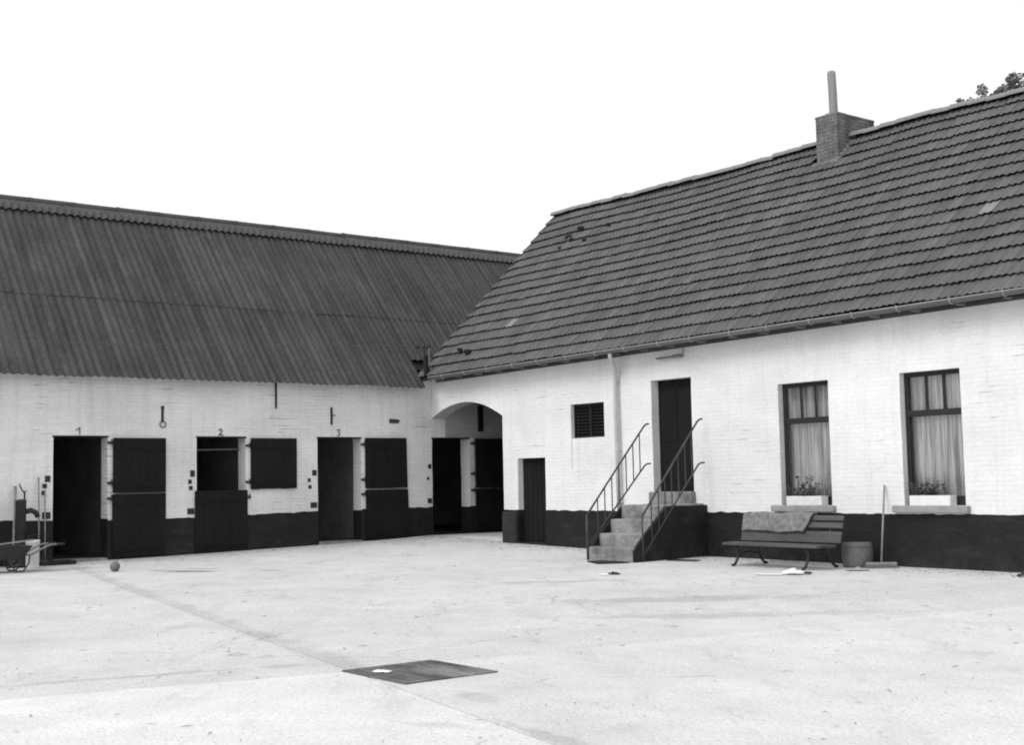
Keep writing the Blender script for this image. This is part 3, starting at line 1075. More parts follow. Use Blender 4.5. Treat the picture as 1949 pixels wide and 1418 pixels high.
# ------------------------------------------------------------------ farmhouse openings
# low door
mb = MB()
x0, x1, z0, z1 = 3.50, 4.55, -0.2, 2.05
mb.box(x0, x1, 0.17, 0.24, z0, z1)
for k in range(6):
    mb.box(x0 + 0.012 + k * 0.175, x0 + 0.175 + k * 0.175, 0.155, 0.172, z0, z1)
ld = mb.build('low_door', M['door'], house)
mb = MB(); mb.box(4.36, 4.40, 0.135, 0.156, 0.98, 1.12); mb.tube([(4.38, 0.14, 1.05), (4.38, 0.10, 1.05), (4.30, 0.10, 1.05)], 0.009, 6)
mb.build('latch', M['iron'], ld)
mb = MB(); mb.box(3.5, 4.56, -0.03, 0.2, -0.2, 0.11)
mb.build('threshold', M['tar'], house, bevel=0.01)

# small louvred vent above a blocked part
mb = MB(); mb.box(5.44, 6.58, 0.022, 0.30, 1.72, 2.415)
mb.build('blocked_opening', M['white_house'], house)
mb = MB()
mb.box(5.44, 6.58, 0.26, 0.30, 2.40, 3.18)
lv = mb.build('louvre_window', M['dark_room'], house)
mb = MB()
for (a, b, c, d) in ((5.45, 5.50, 2.41, 3.17), (6.52, 6.57, 2.41, 3.17), (5.5, 6.52, 3.12, 3.17), (5.5, 6.52, 2.416, 2.46), (5.985, 6.035, 2.46, 3.12)):
    mb.box(a, b, 0.09, 0.15, c, d)
mb.build('frame', M['frame'], lv)
sl = MB()
sl.box(0, 0.48, -0.05, 0.05, -0.006, 0.006, Matrix.Rotation(R(-38), 4, 'X'))
sl_me = sl.mesh('slat', M['frame'])
for c_ in (5.502, 6.037):
    for k in range(9):
        put(sl_me, 'slat', lv, Matrix.Translation((c_, 0.15, 2.50 + k * 0.072)))

# front door
mb = MB()
mb.box(7.99, 9.19, 0.20, 0.26, 1.2, 3.53)
fd = mb.build('front_door', M['door'], house)
for (a, b, c, d) in ((8.12, 8.55, 1.45, 2.1), (8.65, 9.07, 1.45, 2.1), (8.12, 8.55, 2.25, 3.3), (8.65, 9.07, 2.25, 3.3)):
    m_ = MB(); m_.box(a, b, 0.186, 0.205, c, d)
    m_.build('door_panel', M['door'], fd, bevel=0.006)
m_ = MB(); m_.tube([(9.08, 0.2, 2.2), (9.08, 0.14, 2.2), (8.97, 0.14, 2.2)], 0.011, 8)
m_.build('door_handle', M['iron'], fd)
mb = MB(); mb.box(8.0, 9.20, -0.14, 0.21, 0.99, 1.235)
mb.build('door_threshold', M['concrete'], house, bevel=0.02)


def curtain_mesh(w, h, seed, fq=1.0):
    r = random.Random(seed)
    n = 90
    ph = [r.uniform(0, 6.3) for _ in range(4)]
    xs = [w * i / n for i in range(n + 1)]
    vs = []
    lev = 7
    for j in range(lev + 1):
        t = j / lev
        for x in xs:
            yy = 0.022 * math.sin(x * 46 * fq + ph[0] + 1.6 * math.sin(x * 9 + ph[1])) + 0.014 * math.sin(x * 83 * fq + ph[2] + 0.5 * t) + 0.02 * math.sin(x * 11 + ph[3] + 0.6 * t)
            yy *= 0.65 + 0.2 * (1 - t)
            vs.append((x, yy, h * t))
    m_ = MB()
    m_.add(vs, [(j * (n + 1) + i, j * (n + 1) + i + 1, (j + 1) * (n + 1) + i + 1, (j + 1) * (n + 1) + i) for j in range(lev) for i in range(n)])
    return m_


def plant(name, c, w, h, seed, label):
    r = random.Random(seed)
    root = empty(name, c)
    tag(root, label, 'plant')
    m_ = MB()
    tips = []
    for k in range(15):
        x0 = r.uniform(-w / 2, w / 2) * 0.85
        hh = h * r.uniform(0.35, 1.0) * (1.15 - 1.1 * abs(x0 / w))
        x1 = x0 + r.uniform(-.10, .10); y1 = r.uniform(-.09, .05)
        m_.tube([(x0, 0, -0.05), ((x0 + x1) / 2, y1 * .4, hh * .5), (x1, y1, hh)], [0.006, 0.005, 0.003], 5)
        tips.append((x1, y1, hh))
    m_.build('stem', M['leaf'], root)
    m_ = MB()
    for (tx, ty, tz) in tips:
        for q in range(9):
            a = r.uniform(0, 6.3); t = r.uniform(0.15, 1.0)
            cc = Vector((tx * t + r.gauss(0, .045), ty * t + r.gauss(0, .04), tz * t + r.gauss(0, .025)))
            rad = r.uniform(.018, .036)
            nrm = Vector((r.gauss(0, 1), r.gauss(-.4, 1), r.gauss(.8, 1))).normalized()
            t1 = nrm.orthogonal().normalized(); t2 = nrm.cross(t1)
            m_.add([cc + rad * (math.cos(b) * t1 + math.sin(b) * t2) * (1 if i_ % 2 else .85) for i_, b in enumerate([k_ * math.pi / 3 for k_ in range(6)])], [(0, 1, 2, 3, 4, 5)])
    m_.build('foliage', M['leaf'], root)
    m_ = MB()
    for (tx, ty, tz) in tips[:6]:
        for q in range(10):
            cc = Vector((tx + r.gauss(0, .02), ty + r.gauss(0, .02), tz + 0.02 + r.gauss(0, .014)))
            nrm = Vector((r.gauss(0, 1), r.gauss(-.5, 1), r.gauss(.6, 1))).normalized()
            t1 = nrm.orthogonal().normalized(); t2 = nrm.cross(t1)
            rad = r.uniform(.010, .016)
            m_.add([cc + rad * t1, cc + rad * t2, cc - rad * t1, cc - rad * t2], [(0, 1, 2, 3)])
    m_.build('flower_head', M['petal'], root)


WLAB = {'w1': ('behind the slatted bench', 'nearer the front steps'), 'w2': ('beside the leaning broom', 'nearer the right end of the photo')}
for key, (bx0, bx1) in (('w1', (11.56, 12.36)), ('w2', (14.19, 14.96))):
    x0, x1, z0, z1 = HOLES[key]
    z0 = 0.985
    mb = MB()
    yf0, yf1 = 0.13, 0.21
    fr = 0.075
    ztr = 2.50
    mb.box(x0 - 0.02, x0 + fr, yf0, yf1, z0 - 0.02, z1 + 0.02)
    mb.box(x1 - fr, x1 + 0.02, yf0, yf1, z0 - 0.02, z1 + 0.02)
    mb.box(x0 + fr, x1 - fr, yf0 + .002, yf1 - .002, z1 - fr, z1 + 0.02)
    mb.box(x0 + fr, x1 - fr, yf0 + .002, yf1 - .002, z0 - 0.02, z0 + 0.14)
    win = mb.build('window', M['frame'], house, bevel=0.006)
    m_ = MB(); m_.box(x0 + fr, x1 - fr, yf0 - 0.03, yf1 - .004, ztr - 0.05, ztr + 0.05)
    m_.build('transom', M['frame'], win, bevel=0.008)
    gw = (x1 - x0 - 2 * fr)
    for t in (1 / 3, 2 / 3):
        xm = x0 + fr + gw * t
        m_ = MB(); m_.box(xm - 0.016, xm + 0.016, yf0 + .012, yf1 - .012, ztr + 0.05, z1 - fr)
        m_.build('glazing_bar', M['frame'], win)
    for t in range(3):
        m_ = MB(); a = x0 + fr + gw * t / 3 + 0.017; b = x0 + fr + gw * (t + 1) / 3 - 0.017
        m_.box(a, b, 0.168, 0.173, ztr + 0.051, z1 - fr - 0.001)
        m_.build('pane', M['glass'], win)
    m_ = MB(); m_.box(x0 + fr + .001, x1 - fr - .001, 0.166, 0.171, z0 + 0.141, ztr - 0.051)
    m_.build('pane', M['glass'], win)
    # inner sash stile and rail
    m_ = MB()
    for (a, b) in ((x0 + fr, x0 + fr + 0.035), (x1 - fr - 0.035, x1 - fr)):
        m_.box(a, b, 0.175, 0.215, z0 + 0.14, ztr - 0.05)
    m_.build('sash', M['frame'], win)
    m_ = MB(); m_.box(x0 - 0.19, x1 + 0.08, -0.10, 0.14, 0.855, 0.968)
    m_.build('window_sill', M['stone'], house, bevel=0.014)
    # curtains
    cm = curtain_mesh(x1 - x0 + 0.1, z1 - z0 + 0.02, 3 if key == 'w1' else 8, 1.0 if key == 'w1' else 0.66).mesh('curtain', M['curtain'], True)
    c = put(cm, 'curtain', None, Matrix.Translation((x0 - 0.05, 0.262, z0)))
    tag(c, 'pleated grey net curtain in the window ' + WLAB[key][0], 'curtain', 'net curtains of the farmhouse')
    m_ = MB(); m_.box(x0 - 0.3, x1 + 0.3, 0.42, 0.44, z0 - 0.1, z1 + 0.2)
    # window box
    root = empty('window_box', (0, 0, 0))
    tag(root, 'white flower box on the sill of the window ' + WLAB[key][0], 'flower box', 'window boxes')
    b0 = 0.972
    m_ = MB()
    m_.box(bx0, bx1, -0.085, -0.068, b0, b0 + 0.165)
    m_.box(bx0, bx1, 0.083, 0.10, b0, b0 + 0.165)
    m_.box(bx0, bx0 + 0.017, -0.067, 0.082, b0, b0 + 0.163)
    m_.box(bx1 - 0.017, bx1, -0.067, 0.082, b0, b0 + 0.163)
    m_.box(bx0 + .018, bx1 - .018, -0.067, 0.082, b0 + .004, b0 + 0.02)
    m_.build('box', M['white'], root)
    m_ = MB(); m_.box(bx0 + .018, bx1 - .018, -0.066, 0.081, b0 + 0.02, b0 + 0.135)
    m_.build('soil', M['moss'], root)
    plant('geranium_plant', ((bx0 + bx1) / 2 - 0.04, 0.0, b0 + 0.15), bx1 - bx0, 0.38 if key == 'w1' else 0.30, 5 if key == 'w1' else 12,
          'dark leafy flowering plant in the box of the window ' + WLAB[key][0])

# lamp over the door
root = empty('wall_lamp', (8.68, 0, 3.93))
tag(root, 'thin grey tube lamp with a wire on the wall above the front door', 'lamp')
m_ = MB(); m_.tube([(-0.37, -0.10, -0.005), (0.12, -0.10, 0.0)], 0.022, 8); m_.build('tube', M['lamp'], root, True)
m_ = MB(); m_.tube([(0.10, -0.10, 0.0), (0.34, -0.10, 0.003)], 0.034, 8); m_.build('housing', M['lamp'], root, True)
m_ = MB(); m_.tube([(0.33, -0.10, 0.01), (0.345, -0.06, 0.05), (0.34, -0.03, 0.30)], 0.008, 6); m_.build('cable', M['wire'], root)
m_ = MB(); m_.box(0.0, 0.03, -0.09, 0.0, -0.012, 0.012); m_.box(0.27, 0.30, -0.09, 0.0, -0.012, 0.012); m_.build('bracket', M['lamp'], root)

# ------------------------------------------------------------------ stable walls
DOORS = [(-9.50, -8.34), (-6.32, -5.13), (-3.27, -2.07), (-0.0, 1.16)]
DT = 2.645
SWT = 4.16
bm = bmesh.new()
us = cuts([v for d in DOORS for v in d] + [0.42, 1.31], -16.0, 8.6, 0.6)
zs = cuts([DT], -0.4, SWT, 0.55)
wall_panel(bm, us, zs, lambda u, z: z < DT and any(a < u < b for a, b in DOORS), lambda u, z: (0, u, z), 0.38, (-1, 0, 0), None, 0.010)
fw = finish(bm, 'front_wall', M['white_stable'], stable)
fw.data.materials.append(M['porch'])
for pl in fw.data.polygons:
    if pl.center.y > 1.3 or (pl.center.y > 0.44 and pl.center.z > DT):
        pl.material_index = 1      # wall inside the porch in the darker grey
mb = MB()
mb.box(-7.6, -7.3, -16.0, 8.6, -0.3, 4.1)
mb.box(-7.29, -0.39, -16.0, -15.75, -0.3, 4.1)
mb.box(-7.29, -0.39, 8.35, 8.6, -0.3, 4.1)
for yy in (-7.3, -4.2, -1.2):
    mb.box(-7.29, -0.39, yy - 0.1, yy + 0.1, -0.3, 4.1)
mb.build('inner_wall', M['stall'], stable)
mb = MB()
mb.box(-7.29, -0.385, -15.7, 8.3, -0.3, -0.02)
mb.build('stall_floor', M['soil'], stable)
mb = MB()
mb.box(-7.29, -0.385, -15.7, 8.3, 3.75, 3.85)
mb.build('loft_floor', M['underlay'], stable)


def sz(y):
    pts = [(-16, .93), (-10.5, .905), (-9.5, .88), (-8.3, .85), (-6.9, .845), (-6.3, .85), (-5.1, .865), (-4.0, .885), (-3.3, .895), (-0.8, .905), (0, .90), (9, .9)]
    for (a, b), (c, d) in zip(pts, pts[1:]):
        if a <= y <= c:
            return b + (d - b) * (y - a) / (c - a)
    return .9


edges = [-16.0] + [v for d in DOORS for v in d] + [2.74]
for a, b in zip(edges[::2], edges[1::2]):
    mb = MB()
    plinth_strip(mb, a, b, sz, 'y')
    if a > -15:
        mb.box(-0.38, 0.004, a - 0.012, a + 0.01, -0.3, 0.88)
    if b < 2:
        mb.box(-0.38, 0.004, b - 0.01, b + 0.012, -0.3, 0.88)
    mb.build('plinth', M['tar'], stable)
for a, b in (DOORS[0], DOORS[2]):
    mb = MB(); g_ = gz(0, a)
    mb.box(-0.40, 0.07, a + 0.015, b - 0.015, -0.3, g_ + 0.06)
    mb.build('threshold', M['concrete'], stable, bevel=0.015)
for a, b in (DOORS[1], DOORS[3]):
    mb = MB(); g_ = gz(0, a)
    mb.box(-0.40, 0.02, a + 0.015, b - 0.015, -0.3, g_ + 0.03)
    mb.build('threshold', M['tar'], stable)
# wooden lintels
for a, b in DOORS:
    mb = MB(); mb.box(-0.30, 0.008, a - 0.02, b + 0.02, DT - 0.03, DT + 0.004)
    mb.build('lintel', M['door'], stable)


def leaf(y0, y1, z0, z1, xoff, label=None, skew=0.0):
    """plank door leaf lying flat on the wall or across the doorway"""
    m_ = MB()
    n = 6
    w = (y1 - y0) / n
    for k in range(n):
        a = y0 + k * w + 0.004; b = y0 + (k + 1) * w - 0.004
        dz = rnd.uniform(-.006, .006)
        vs = [(xoff, a + skew, z0 + dz), (xoff, b + skew, z0 + dz), (xoff, b, z1), (xoff, a, z1)]
        t = 0.035 + rnd.uniform(0, .004)
        m_.add(vs + [(v[0] + t, v[1], v[2]) for v in vs], [(0, 3, 2, 1), (4, 5, 6, 7), (0, 1, 5, 4), (1, 2, 6, 5), (2, 3, 7, 6), (3, 0, 4, 7)])
    m_.box(xoff + 0.036, xoff + 0.056, y0 + 0.03, y1 - 0.03, z0 + 0.12, z0 + 0.24)
    m_.box(xoff + 0.036, xoff + 0.056, y0 + 0.03, y1 - 0.03, z1 - 0.26, z1 - 0.14)
    m_.box(xoff - 0.004, xoff + 0.03, y0 + 0.003, y1 - 0.003, z0 + 0.02, z1 - 0.01)
    o = m_.build('door_leaf', M['door'], stable)
    if label: o['label'] = label
    for zz in (z0 + 0.18, z1 - 0.20):
        h = MB(); h.box(xoff + 0.057, xoff + 0.066, y0 - 0.03, y0 + (y1 - y0) * 0.7, zz - 0.02, zz + 0.02)
        h.build('strap_hinge', M['door'], o)
    return o


leaf(-8.24, -7.06, 1.425, 2.60, 0.035, 'upper leaf of door 1, folded back on the wall')
leaf(-8.25, -7.06, 0.06, 1.395, 0.035, 'lower leaf of door 1, folded back on the wall')
leaf(-6.37, -5.10, 0.06, 1.43, 0.012, 'closed lower leaf of door 2')
leaf(-5.02, -3.85, 1.44, 2.61, 0.035, 'upper leaf of door 2, folded back on the wall')
leaf(-1.98, -0.80, 1.40, 2.63, 0.035, 'upper leaf of door 3, folded back on the wall', 0.02)
leaf(-1.97, -0.77, 0.12, 1.37, 0.035, 'lower leaf of door 3, folded back on the wall', 0.03)
leaf(1.32, 2.52, 1.36, 2.62, 0.035, 'upper leaf of the door in the porch')
leaf(1.32, 2.52, 0.24, 1.33, 0.035, 'lower leaf of the door in the porch')
# batten across the gap of open leaf 1
mb = MB(); mb.box(0.09, 0.10, -8.2, -7.08, 1.396, 1.424); mb.build('draught_strip', M['rail'], stable)


def plate(name, y, z, w, h, t=0.02, mat='iron'):
    m_ = MB(); m_.box(-0.005, t, y - w / 2, y + w / 2, z - h / 2, z + h / 2)
    return m_.build(name, M[mat], stable, bevel=0.004)


for (y, z, w, h) in ((-9.61, 1.75, .11, .13), (-9.67, 1.60, .09, .09), (-9.69, 1.46, .08, .09), (-9.63, 0.99, .17, .14),
                     (-6.42, 1.82, .10, .14), (-6.48, 1.64, .08, .09), (-6.46, 1.50, .08, .09), (-6.46, 0.985, .16, .13),
                     (-3.36, 1.80, .11, .13), (-3.50, 1.63, .07, .08), (-3.48, 1.47, .08, .08), (-3.38, 1.04, .17, .13),
                     (-0.08, 1.92, .09, .11), (-0.13, 1.62, .06, .07), (-0.09, 1.06, .12, .12)):
    plate('catch_plate', y, z, w, h)
for (y, zz) in ((-8.30, (2.50, 1.64, 1.31)), (-5.08, (2.44, 1.61, 1.27)), (-2.03, (2.47, 1.62, 1.27)), (1.24, (2.5, 1.72, 1.3))):
    for z in zz:
        m_ = MB(); m_.box(-0.005, 0.055, y - 0.05, y + 0.055, z - 0.025, z + 0.025); m_.tube([(0.055, y + .03, z - .05), (0.055, y + .03, z + .07)], 0.014, 8)
        m_.build('hinge_pin', M['iron'], stable)


# painted door numbers
def stroke(name, y, z, lines, w=0.016):
    m_ = MB()
    for ln in lines:
        for (a, b), (c, d) in zip(ln, ln[1:]):
            v = Vector((c - a, d - b)); L_ = v.length
            nrm = Vector((-v.y, v.x)) / L_ * w / 2
            ex = v / L_ * w * 0.3
            P = [(a - ex.x + nrm.x, b - ex.y + nrm.y), (a - ex.x - nrm.x, b - ex.y - nrm.y), (c + ex.x - nrm.x, d + ex.y - nrm.y), (c + ex.x + nrm.x, d + ex.y + nrm.y)]
            m_.add([(0.012, y + p, z + q) for p, q in P] + [(-0.01, y + p, z + q) for p, q in P], [(0, 1, 2, 3), (0, 4, 5, 1), (1, 5, 6, 2), (2, 6, 7, 3), (3, 7, 4, 0)])
    o = m_.build(name, M['iron'], stable)
    return o


stroke('painted_number', -8.95, 2.68, [[(-.075, .085), (-.04, .105), (.005, .135), (.005, 0.0)]])
stroke('painted_number', -5.74, 2.67, [[(-.045, .105), (-.02, .14), (.02, .135), (.03, .10), (.0, .05), (-.045, .015), (-.01, .02), (.055, .005)]], 0.018)
stroke('painted_number', -2.70, 2.67, [[(-.045, .15), (.04, .15), (.0, .10), (.035, .07), (.03, .02), (-.01, 0.0), (-.04, .02)]], 0.016)

# iron things on the stable wall
def iron_thing(name, label, cat, build_, loc):
    root = empty(name, loc)
    tag(root, label, cat)
    build_(root)
    return root


def b_ring(root):
    m_ = MB(); m_.box(-0.01, 0.02, -0.026, 0.026, -0.36, 0.0); m_.box(-0.01, 0.026, -0.034, 0.034, -0.06, -0.0); m_.build('strap', M['iron'], root, bevel=.004)
    m_ = MB(); m_.tube([(0.035, 0.068 * math.cos(a), -0.405 + 0.068 * math.sin(a)) for a in [2 * math.pi * k / 20 for k in range(21)]], 0.011, 6, False); m_.build('ring', M['iron'], root, True)


iron_thing('tie_ring', 'iron strap with a ring on the stable wall above open door 1', 'ring', b_ring, (0, -7.12, 3.31))


def b_a1(root):
    m_ = MB(); m_.box(-0.01, 0.03, -0.020, 0.020, -0.68, 0.05); m_.build('bar', M['iron'], root)
    m_ = MB(); m_.box(0.0, 0.045, -0.026, 0.026, -0.02, 0.03); m_.build('collar', M['iron'], root)


iron_thing('wall_anchor', 'long iron wall anchor just under the stable eaves above door 2 leaf', 'anchor', b_a1, (0, -4.36, 3.99))


def b_a2(root):
    m_ = MB(); m_.box(-0.01, 0.03, -0.022, 0.022, -0.42, 0.0); m_.build('bar', M['iron'], root)
    m_ = MB(); m_.tube([(0.02, 0.0, -0.20), (0.05, 0.09, -0.19)], 0.012, 6); m_.build('peg', M['iron'], root)


iron_thing('wall_anchor', 'short iron wall anchor with a side peg above door 3', 'anchor', b_a2, (0, -2.89, 3.36))
m_ = MB(); m_.prism([(-0.16, -0.05), (0.08, -0.055), (0.16, 0.0), (0.08, 0.05), (-0.16, 0.055)], 'x', -0.008, 0.02)
o = m_.build('pointed_plate', M['rail'], None, bevel=.004); o.location = (0, -1.10, 3.05)
tag(o, 'small dark plate with pointed right end on the stable wall near the arch', 'plate')
m_ = MB(); m_.box(-0.01, 0.09, -0.06, 0.06, -0.66, 0.0)
o = m_.build('bracket_post', M['door'], None); o.location = (0, 1.50, 3.47)
tag(o, 'dark upright timber on the wall inside the arched porch', 'timber')
# bar inside doorway 2
m_ = MB(); m_.tube([(-0.30, -6.32, 2.35), (-0.30, -5.13, 2.37)], 0.016, 6)
m_.build('crossbar', M['zinc'], stable)

# ------------------------------------------------------------------ stable roof
SA = R(48)
SE = Vector((0.30, 0, 3.90))
SU = Vector((-math.cos(SA), 0, math.sin(SA)))
SN = Vector((math.sin(SA), 0, math.cos(SA)))
SLEN = 5.96


def sroof(y, s, h=0.0):
    return SE + Vector((0, y, 0)) + SU * s + SN * h


mb = MB()
for y0, y1, s0 in ((-16.1, -0.42, 0.12), (-0.42, 8.6, 0.70)):
    A, B, C_, D_ = sroof(y0, s0, -0.08), sroof(y1, s0, -0.08), sroof(y1, SLEN, -0.08), sroof(y0, SLEN, -0.08)
    E_, F_ = Vector((-8.0, y1, 3.9)), Vector((-8.0, y0, 3.9))
    mb.add([A, B, C_, D_, E_, F_], [(0, 1, 2, 3), (3, 2, 4, 5)])
sroof_o = mb.build('roof', M['underlay'], stable)
PIT = 0.177
NC = 6


def sheet_mb(L_):
    per = 8
    n = NC * per + 3
    th = 0.007
    m_ = MB()
    rows = [0.0, L_ * 0.5, L_]
    vs = []
    for j, s in enumerate(rows):
        for i in range(n):
            yy = i * PIT / per
            h = 0.021 * math.cos(2 * math.pi * i / per)
            vs.append((yy, s, h))
    nv = len(vs)
    lip = [(i * PIT / per, 0.002, 0.021 * math.cos(2 * math.pi * i / per) - th) for i in range(n)]
    vs += lip + vs[:n]
    nl = nv + n
    fs = [(j * n + i, j * n + i + 1, (j + 1) * n + i + 1, (j + 1) * n + i) for j in range(2) for i in range(n - 1)]
    fs += [(nv + i, nv + i + 1, nl + i + 1, nl + i) for i in range(n - 1)]
    m_.add(vs, fs)
    return m_


SW = NC * PIT
sheet_lo = sheet_mb(2.75).mesh('corrugated_sheet', M['sheet'], True)
sheet_hi = sheet_mb(3.45).mesh('corrugated_sheet', M['sheet'], True)
sheet_cut = sheet_mb(1.76).mesh('corrugated_sheet', M['sheet'], True)


def put_sheet(me, y, s, h):
    P = sroof(y, s, h)
    xv = Vector((0, 1, 0))
    mw = Matrix(((0, SU.x, SN.x, P.x), (1, SU.y, SN.y, P.y), (0, SU.z, SN.z, P.z), (0, 0, 0, 1)))
    mw = mw @ Matrix.Rotation(rnd.gauss(0, R(0.12)), 4, 'Z') @ Matrix.Rotation(rnd.gauss(0, R(0.05)) - R(0.12), 4, 'X')
    put(me, 'corrugated_sheet', sroof_o, mw)


y = -0.42 - 15 * SW
k = 0
while y < 8.0:
    h = 0.010 + 0.012 * (k % 2)
    if y + SW * 0.5 < -0.42:
        put_sheet(sheet_lo, y, -0.03 + rnd.uniform(-.015, .015), h)
    else:
        put_sheet(sheet_cut, y, 0.98, h)
    put_sheet(sheet_hi, y, 2.55 + rnd.uniform(-.02, .02), h + 0.007)
    y += SW
    k += 1
# ridge pieces: smooth roll with a scalloped apron
rp = MB()
per = 8
n = NC * per + 1
vs = []
prof_s = [(-0.42, 0.0, 1.0), (-0.30, 0.016, 0.8), (-0.22, 0.022, 0.0), (-0.12, 0.026, 0.0)]
for (s, h, amp) in prof_s:
    for i in range(n):
        vs.append((i * PIT / per, s, h + 0.045 + amp * 0.030 * math.cos(2 * math.pi * i / per)))
lip = len(vs)
for i in range(n):
    vs.append((i * PIT / per, -0.418, 0.030 + 0.030 * math.cos(2 * math.pi * i / per)))
fs = [(j * n + i, j * n + i + 1, (j + 1) * n + i + 1, (j + 1) * n + i) for j in range(3) for i in range(n - 1)]
fs += [(lip + i, lip + i + 1, i + 1, i) for i in range(n - 1)]
rp.add(vs, fs)
# the roll (in the same local frame; ridge at s=0)
rv = []
sg = 12
for X in (-0.012, 0.10, NC * PIT + 0.02):
    rr = 0.095 if X < 0.05 else 0.085
    for q in range(sg):
        a = 2 * math.pi * q / sg
        rv.append((X, -0.02 + rr * math.cos(a), 0.02 + rr * math.sin(a)))
rp.add(rv, [(j * sg + q, j * sg + (q + 1) % sg, (j + 1) * sg + (q + 1) % sg, (j + 1) * sg + q) for j in range(2) for q in range(sg)] + [tuple(range(sg))])
rp_me = rp.mesh('ridge_piece', M['ridge_cement'], False)
y = -0.42 - 15 * SW
while y < 8.0:
    P = sroof(y + rnd.uniform(-.006, .006), SLEN, 0.035 + rnd.uniform(-.005, .008))
    mw = Matrix(((0, SU.x, SN.x, P.x), (1, SU.y, SN.y, P.y), (0, SU.z, SN.z, P.z), (0, 0, 0, 1)))
    put(rp_me, 'ridge_piece', sroof_o, mw @ Matrix.Rotation(rnd.gauss(0, R(0.3)), 4, 'Z'))
    y += SW
# wall plate and rafter feet under the stable eaves
mb = MB()
mb.box(-0.20, -0.01, -16, -0.02, SWT + 0.0, SWT + 0.10)
mb.build('wall_plate', M['wood'], stable)

# wire bracket at the corner of the two roofs
root = empty('wire_bracket', (0.35, -0.42, 4.35))
tag(root, 'dark wire bracket with pale rod where the two roofs meet', 'bracket')
m_ = MB(); m_.tube([(0, 0, -0.1), (0, 0, 0.55)], 0.022, 6); m_.tube([(-0.14, -0.10, 0.52), (0.12, 0.06, 0.56)], 0.022, 6); m_.build('post', M['iron'], root)
m_ = MB(); m_.tube([(0.12, 0.06, 0.50), (0.12, 0.05, 0.05)], 0.008, 5); m_.build('rod', M['zinc_light'], root)
for q in ((-0.14, -0.10), (0.0, -0.01), (0.12, 0.06)):
    m_ = MB(); m_.lathe((q[0], q[1], 0.53), [(0.028, 0), (0.038, 0.03), (0.025, 0.05), (0.034, 0.07), (0.008, 0.10)], 10); m_.build('insulator', M['iron'], root, True)
m_ = MB(); m_.box(-0.02, 0.08, -0.02, 0.10, -0.16, 0.34); m_.build('flashing', M['underlay'], root)
pts = []
A, B = Vector((0.22, -0.52, 4.93)), Vector((0.40, -16.0, 4.36))
for k in range(25):
    t = k / 24
    p = A.lerp(B, t); p.z -= 0.10 * 4 * t * (1 - t) * 0.4
    pts.append(p)
m_ = MB(); m_.tube(pts, 0.009, 5)
o = m_.build('overhead_wire', M['wire'], None)
tag(o, 'thin pale wire strung along the front of the stable roof', 'wire')

# ------------------------------------------------------------------ front steps and railings
steps = empty('front_steps', (8.9, -1.0, 0))
tag(steps, 'worn concrete steps with black painted side up to the front door', 'steps')
tops = [(0.225, -2.0), (0.47, -1.72), (0.735, -1.43), (0.995, -1.14)]
SX0, SX1 = 8.24, 9.47
prev = -0.2
for k, (zt, yf) in enumerate(tops):
    m_ = MB()
    yb = tops[k + 1][1] + 0.04 if k < 3 else -0.012
    m_.box(SX0 + 0.01 * k, SX1 - 0.012 * k, yf, yb, (prev - 0.03) if k else -0.2, zt)
    o = m_.build('step', M['concrete'], None, bevel=0.022)
    sb = o.modifiers.new('sub', 'SUBSURF'); sb.subdivision_type = 'SIMPLE'; sb.levels = sb.render_levels = 4
    tx = bpy.data.textures.new('wear', 'CLOUDS'); tx.noise_scale = 0.16
    ds = o.modifiers.new('wear', 'DISPLACE'); ds.texture = tx; ds.strength = 0.035; ds.texture_coords = 'GLOBAL'
    o.parent = steps
    o.matrix_parent_inverse = Matrix.Translation((-8.9, 1.0, 0))
    prev = zt


def world_child(o, root):
    o.parent = root
    o.matrix_parent_inverse = Matrix.Translation(-root.location)
    return o


m_ = MB()
m_.prism([(-1.86, -0.2), (-0.014, -0.2), (-0.014, 0.97), (-1.10, 0.97), (-1.40, 0.70), (-1.69, 0.44), (-1.97, 0.17), (-1.97, -0.2)], 'x', SX1 - 0.035, SX1 + 0.035)
world_child(m_.build('side_wall', M['tar'], None), steps)
m_ = MB()
m_.prism([(-1.86, -0.2), (-0.014, -0.2), (-0.014, 0.97), (-1.10, 0.97), (-1.40, 0.70), (-1.69, 0.44), (-1.97, 0.17), (-1.97, -0.2)], 'x', SX0 - 0.03, SX0 + 0.03)
world_child(m_.build('side_wall', M['tar'], None), steps)


def railing(X, yl, zl, yh, zh, z2l, z2h, by, label):
    root = empty('handrail', (X, yl, gz(X, yl)))
    tag(root, label, 'railing', 'railings of the front steps')
    def P(q): return (q[0], q[1], q[2])
    m_ = MB(); m_.tube([(X, yl, zl), (X, (yl + yh) / 2, (zl + zh) / 2 + .004), (X, yh, zh), (X + 0.02, yh + 0.05, zh + 0.045), (X + 0.04, yh + 0.10, zh + 0.05)], 0.019, 8)
    world_child(m_.build('top_rail', M['rail'], None, True), root)
    m_ = MB(); m_.tube([(X, yl, z2l), (X, yh, z2h), (X + 0.02, yh + 0.05, z2h + 0.03), (X + 0.05, yh + 0.12, z2h + 0.035)], 0.017, 8)
    world_child(m_.build('lower_rail', M['rail'], None, True), root)
    m_ = MB(); m_.tube([(X, yl, zl + 0.01), (X, yl + 0.005, gz(X, yl) - 0.05)], 0.018, 8)
    world_child(m_.build('post', M['rail'], None, True), root)
    sl1 = (zh - zl) / (yh - yl); sl2 = (z2h - z2l) / (yh - yl)
    for b in by:
        m_ = MB(); m_.tube([(X, b, z2l + (b - yl) * sl2), (X, b, zl + (b - yl) * sl1)], 0.012, 6)
        world_child(m_.build('baluster', M['rail'], None), root)


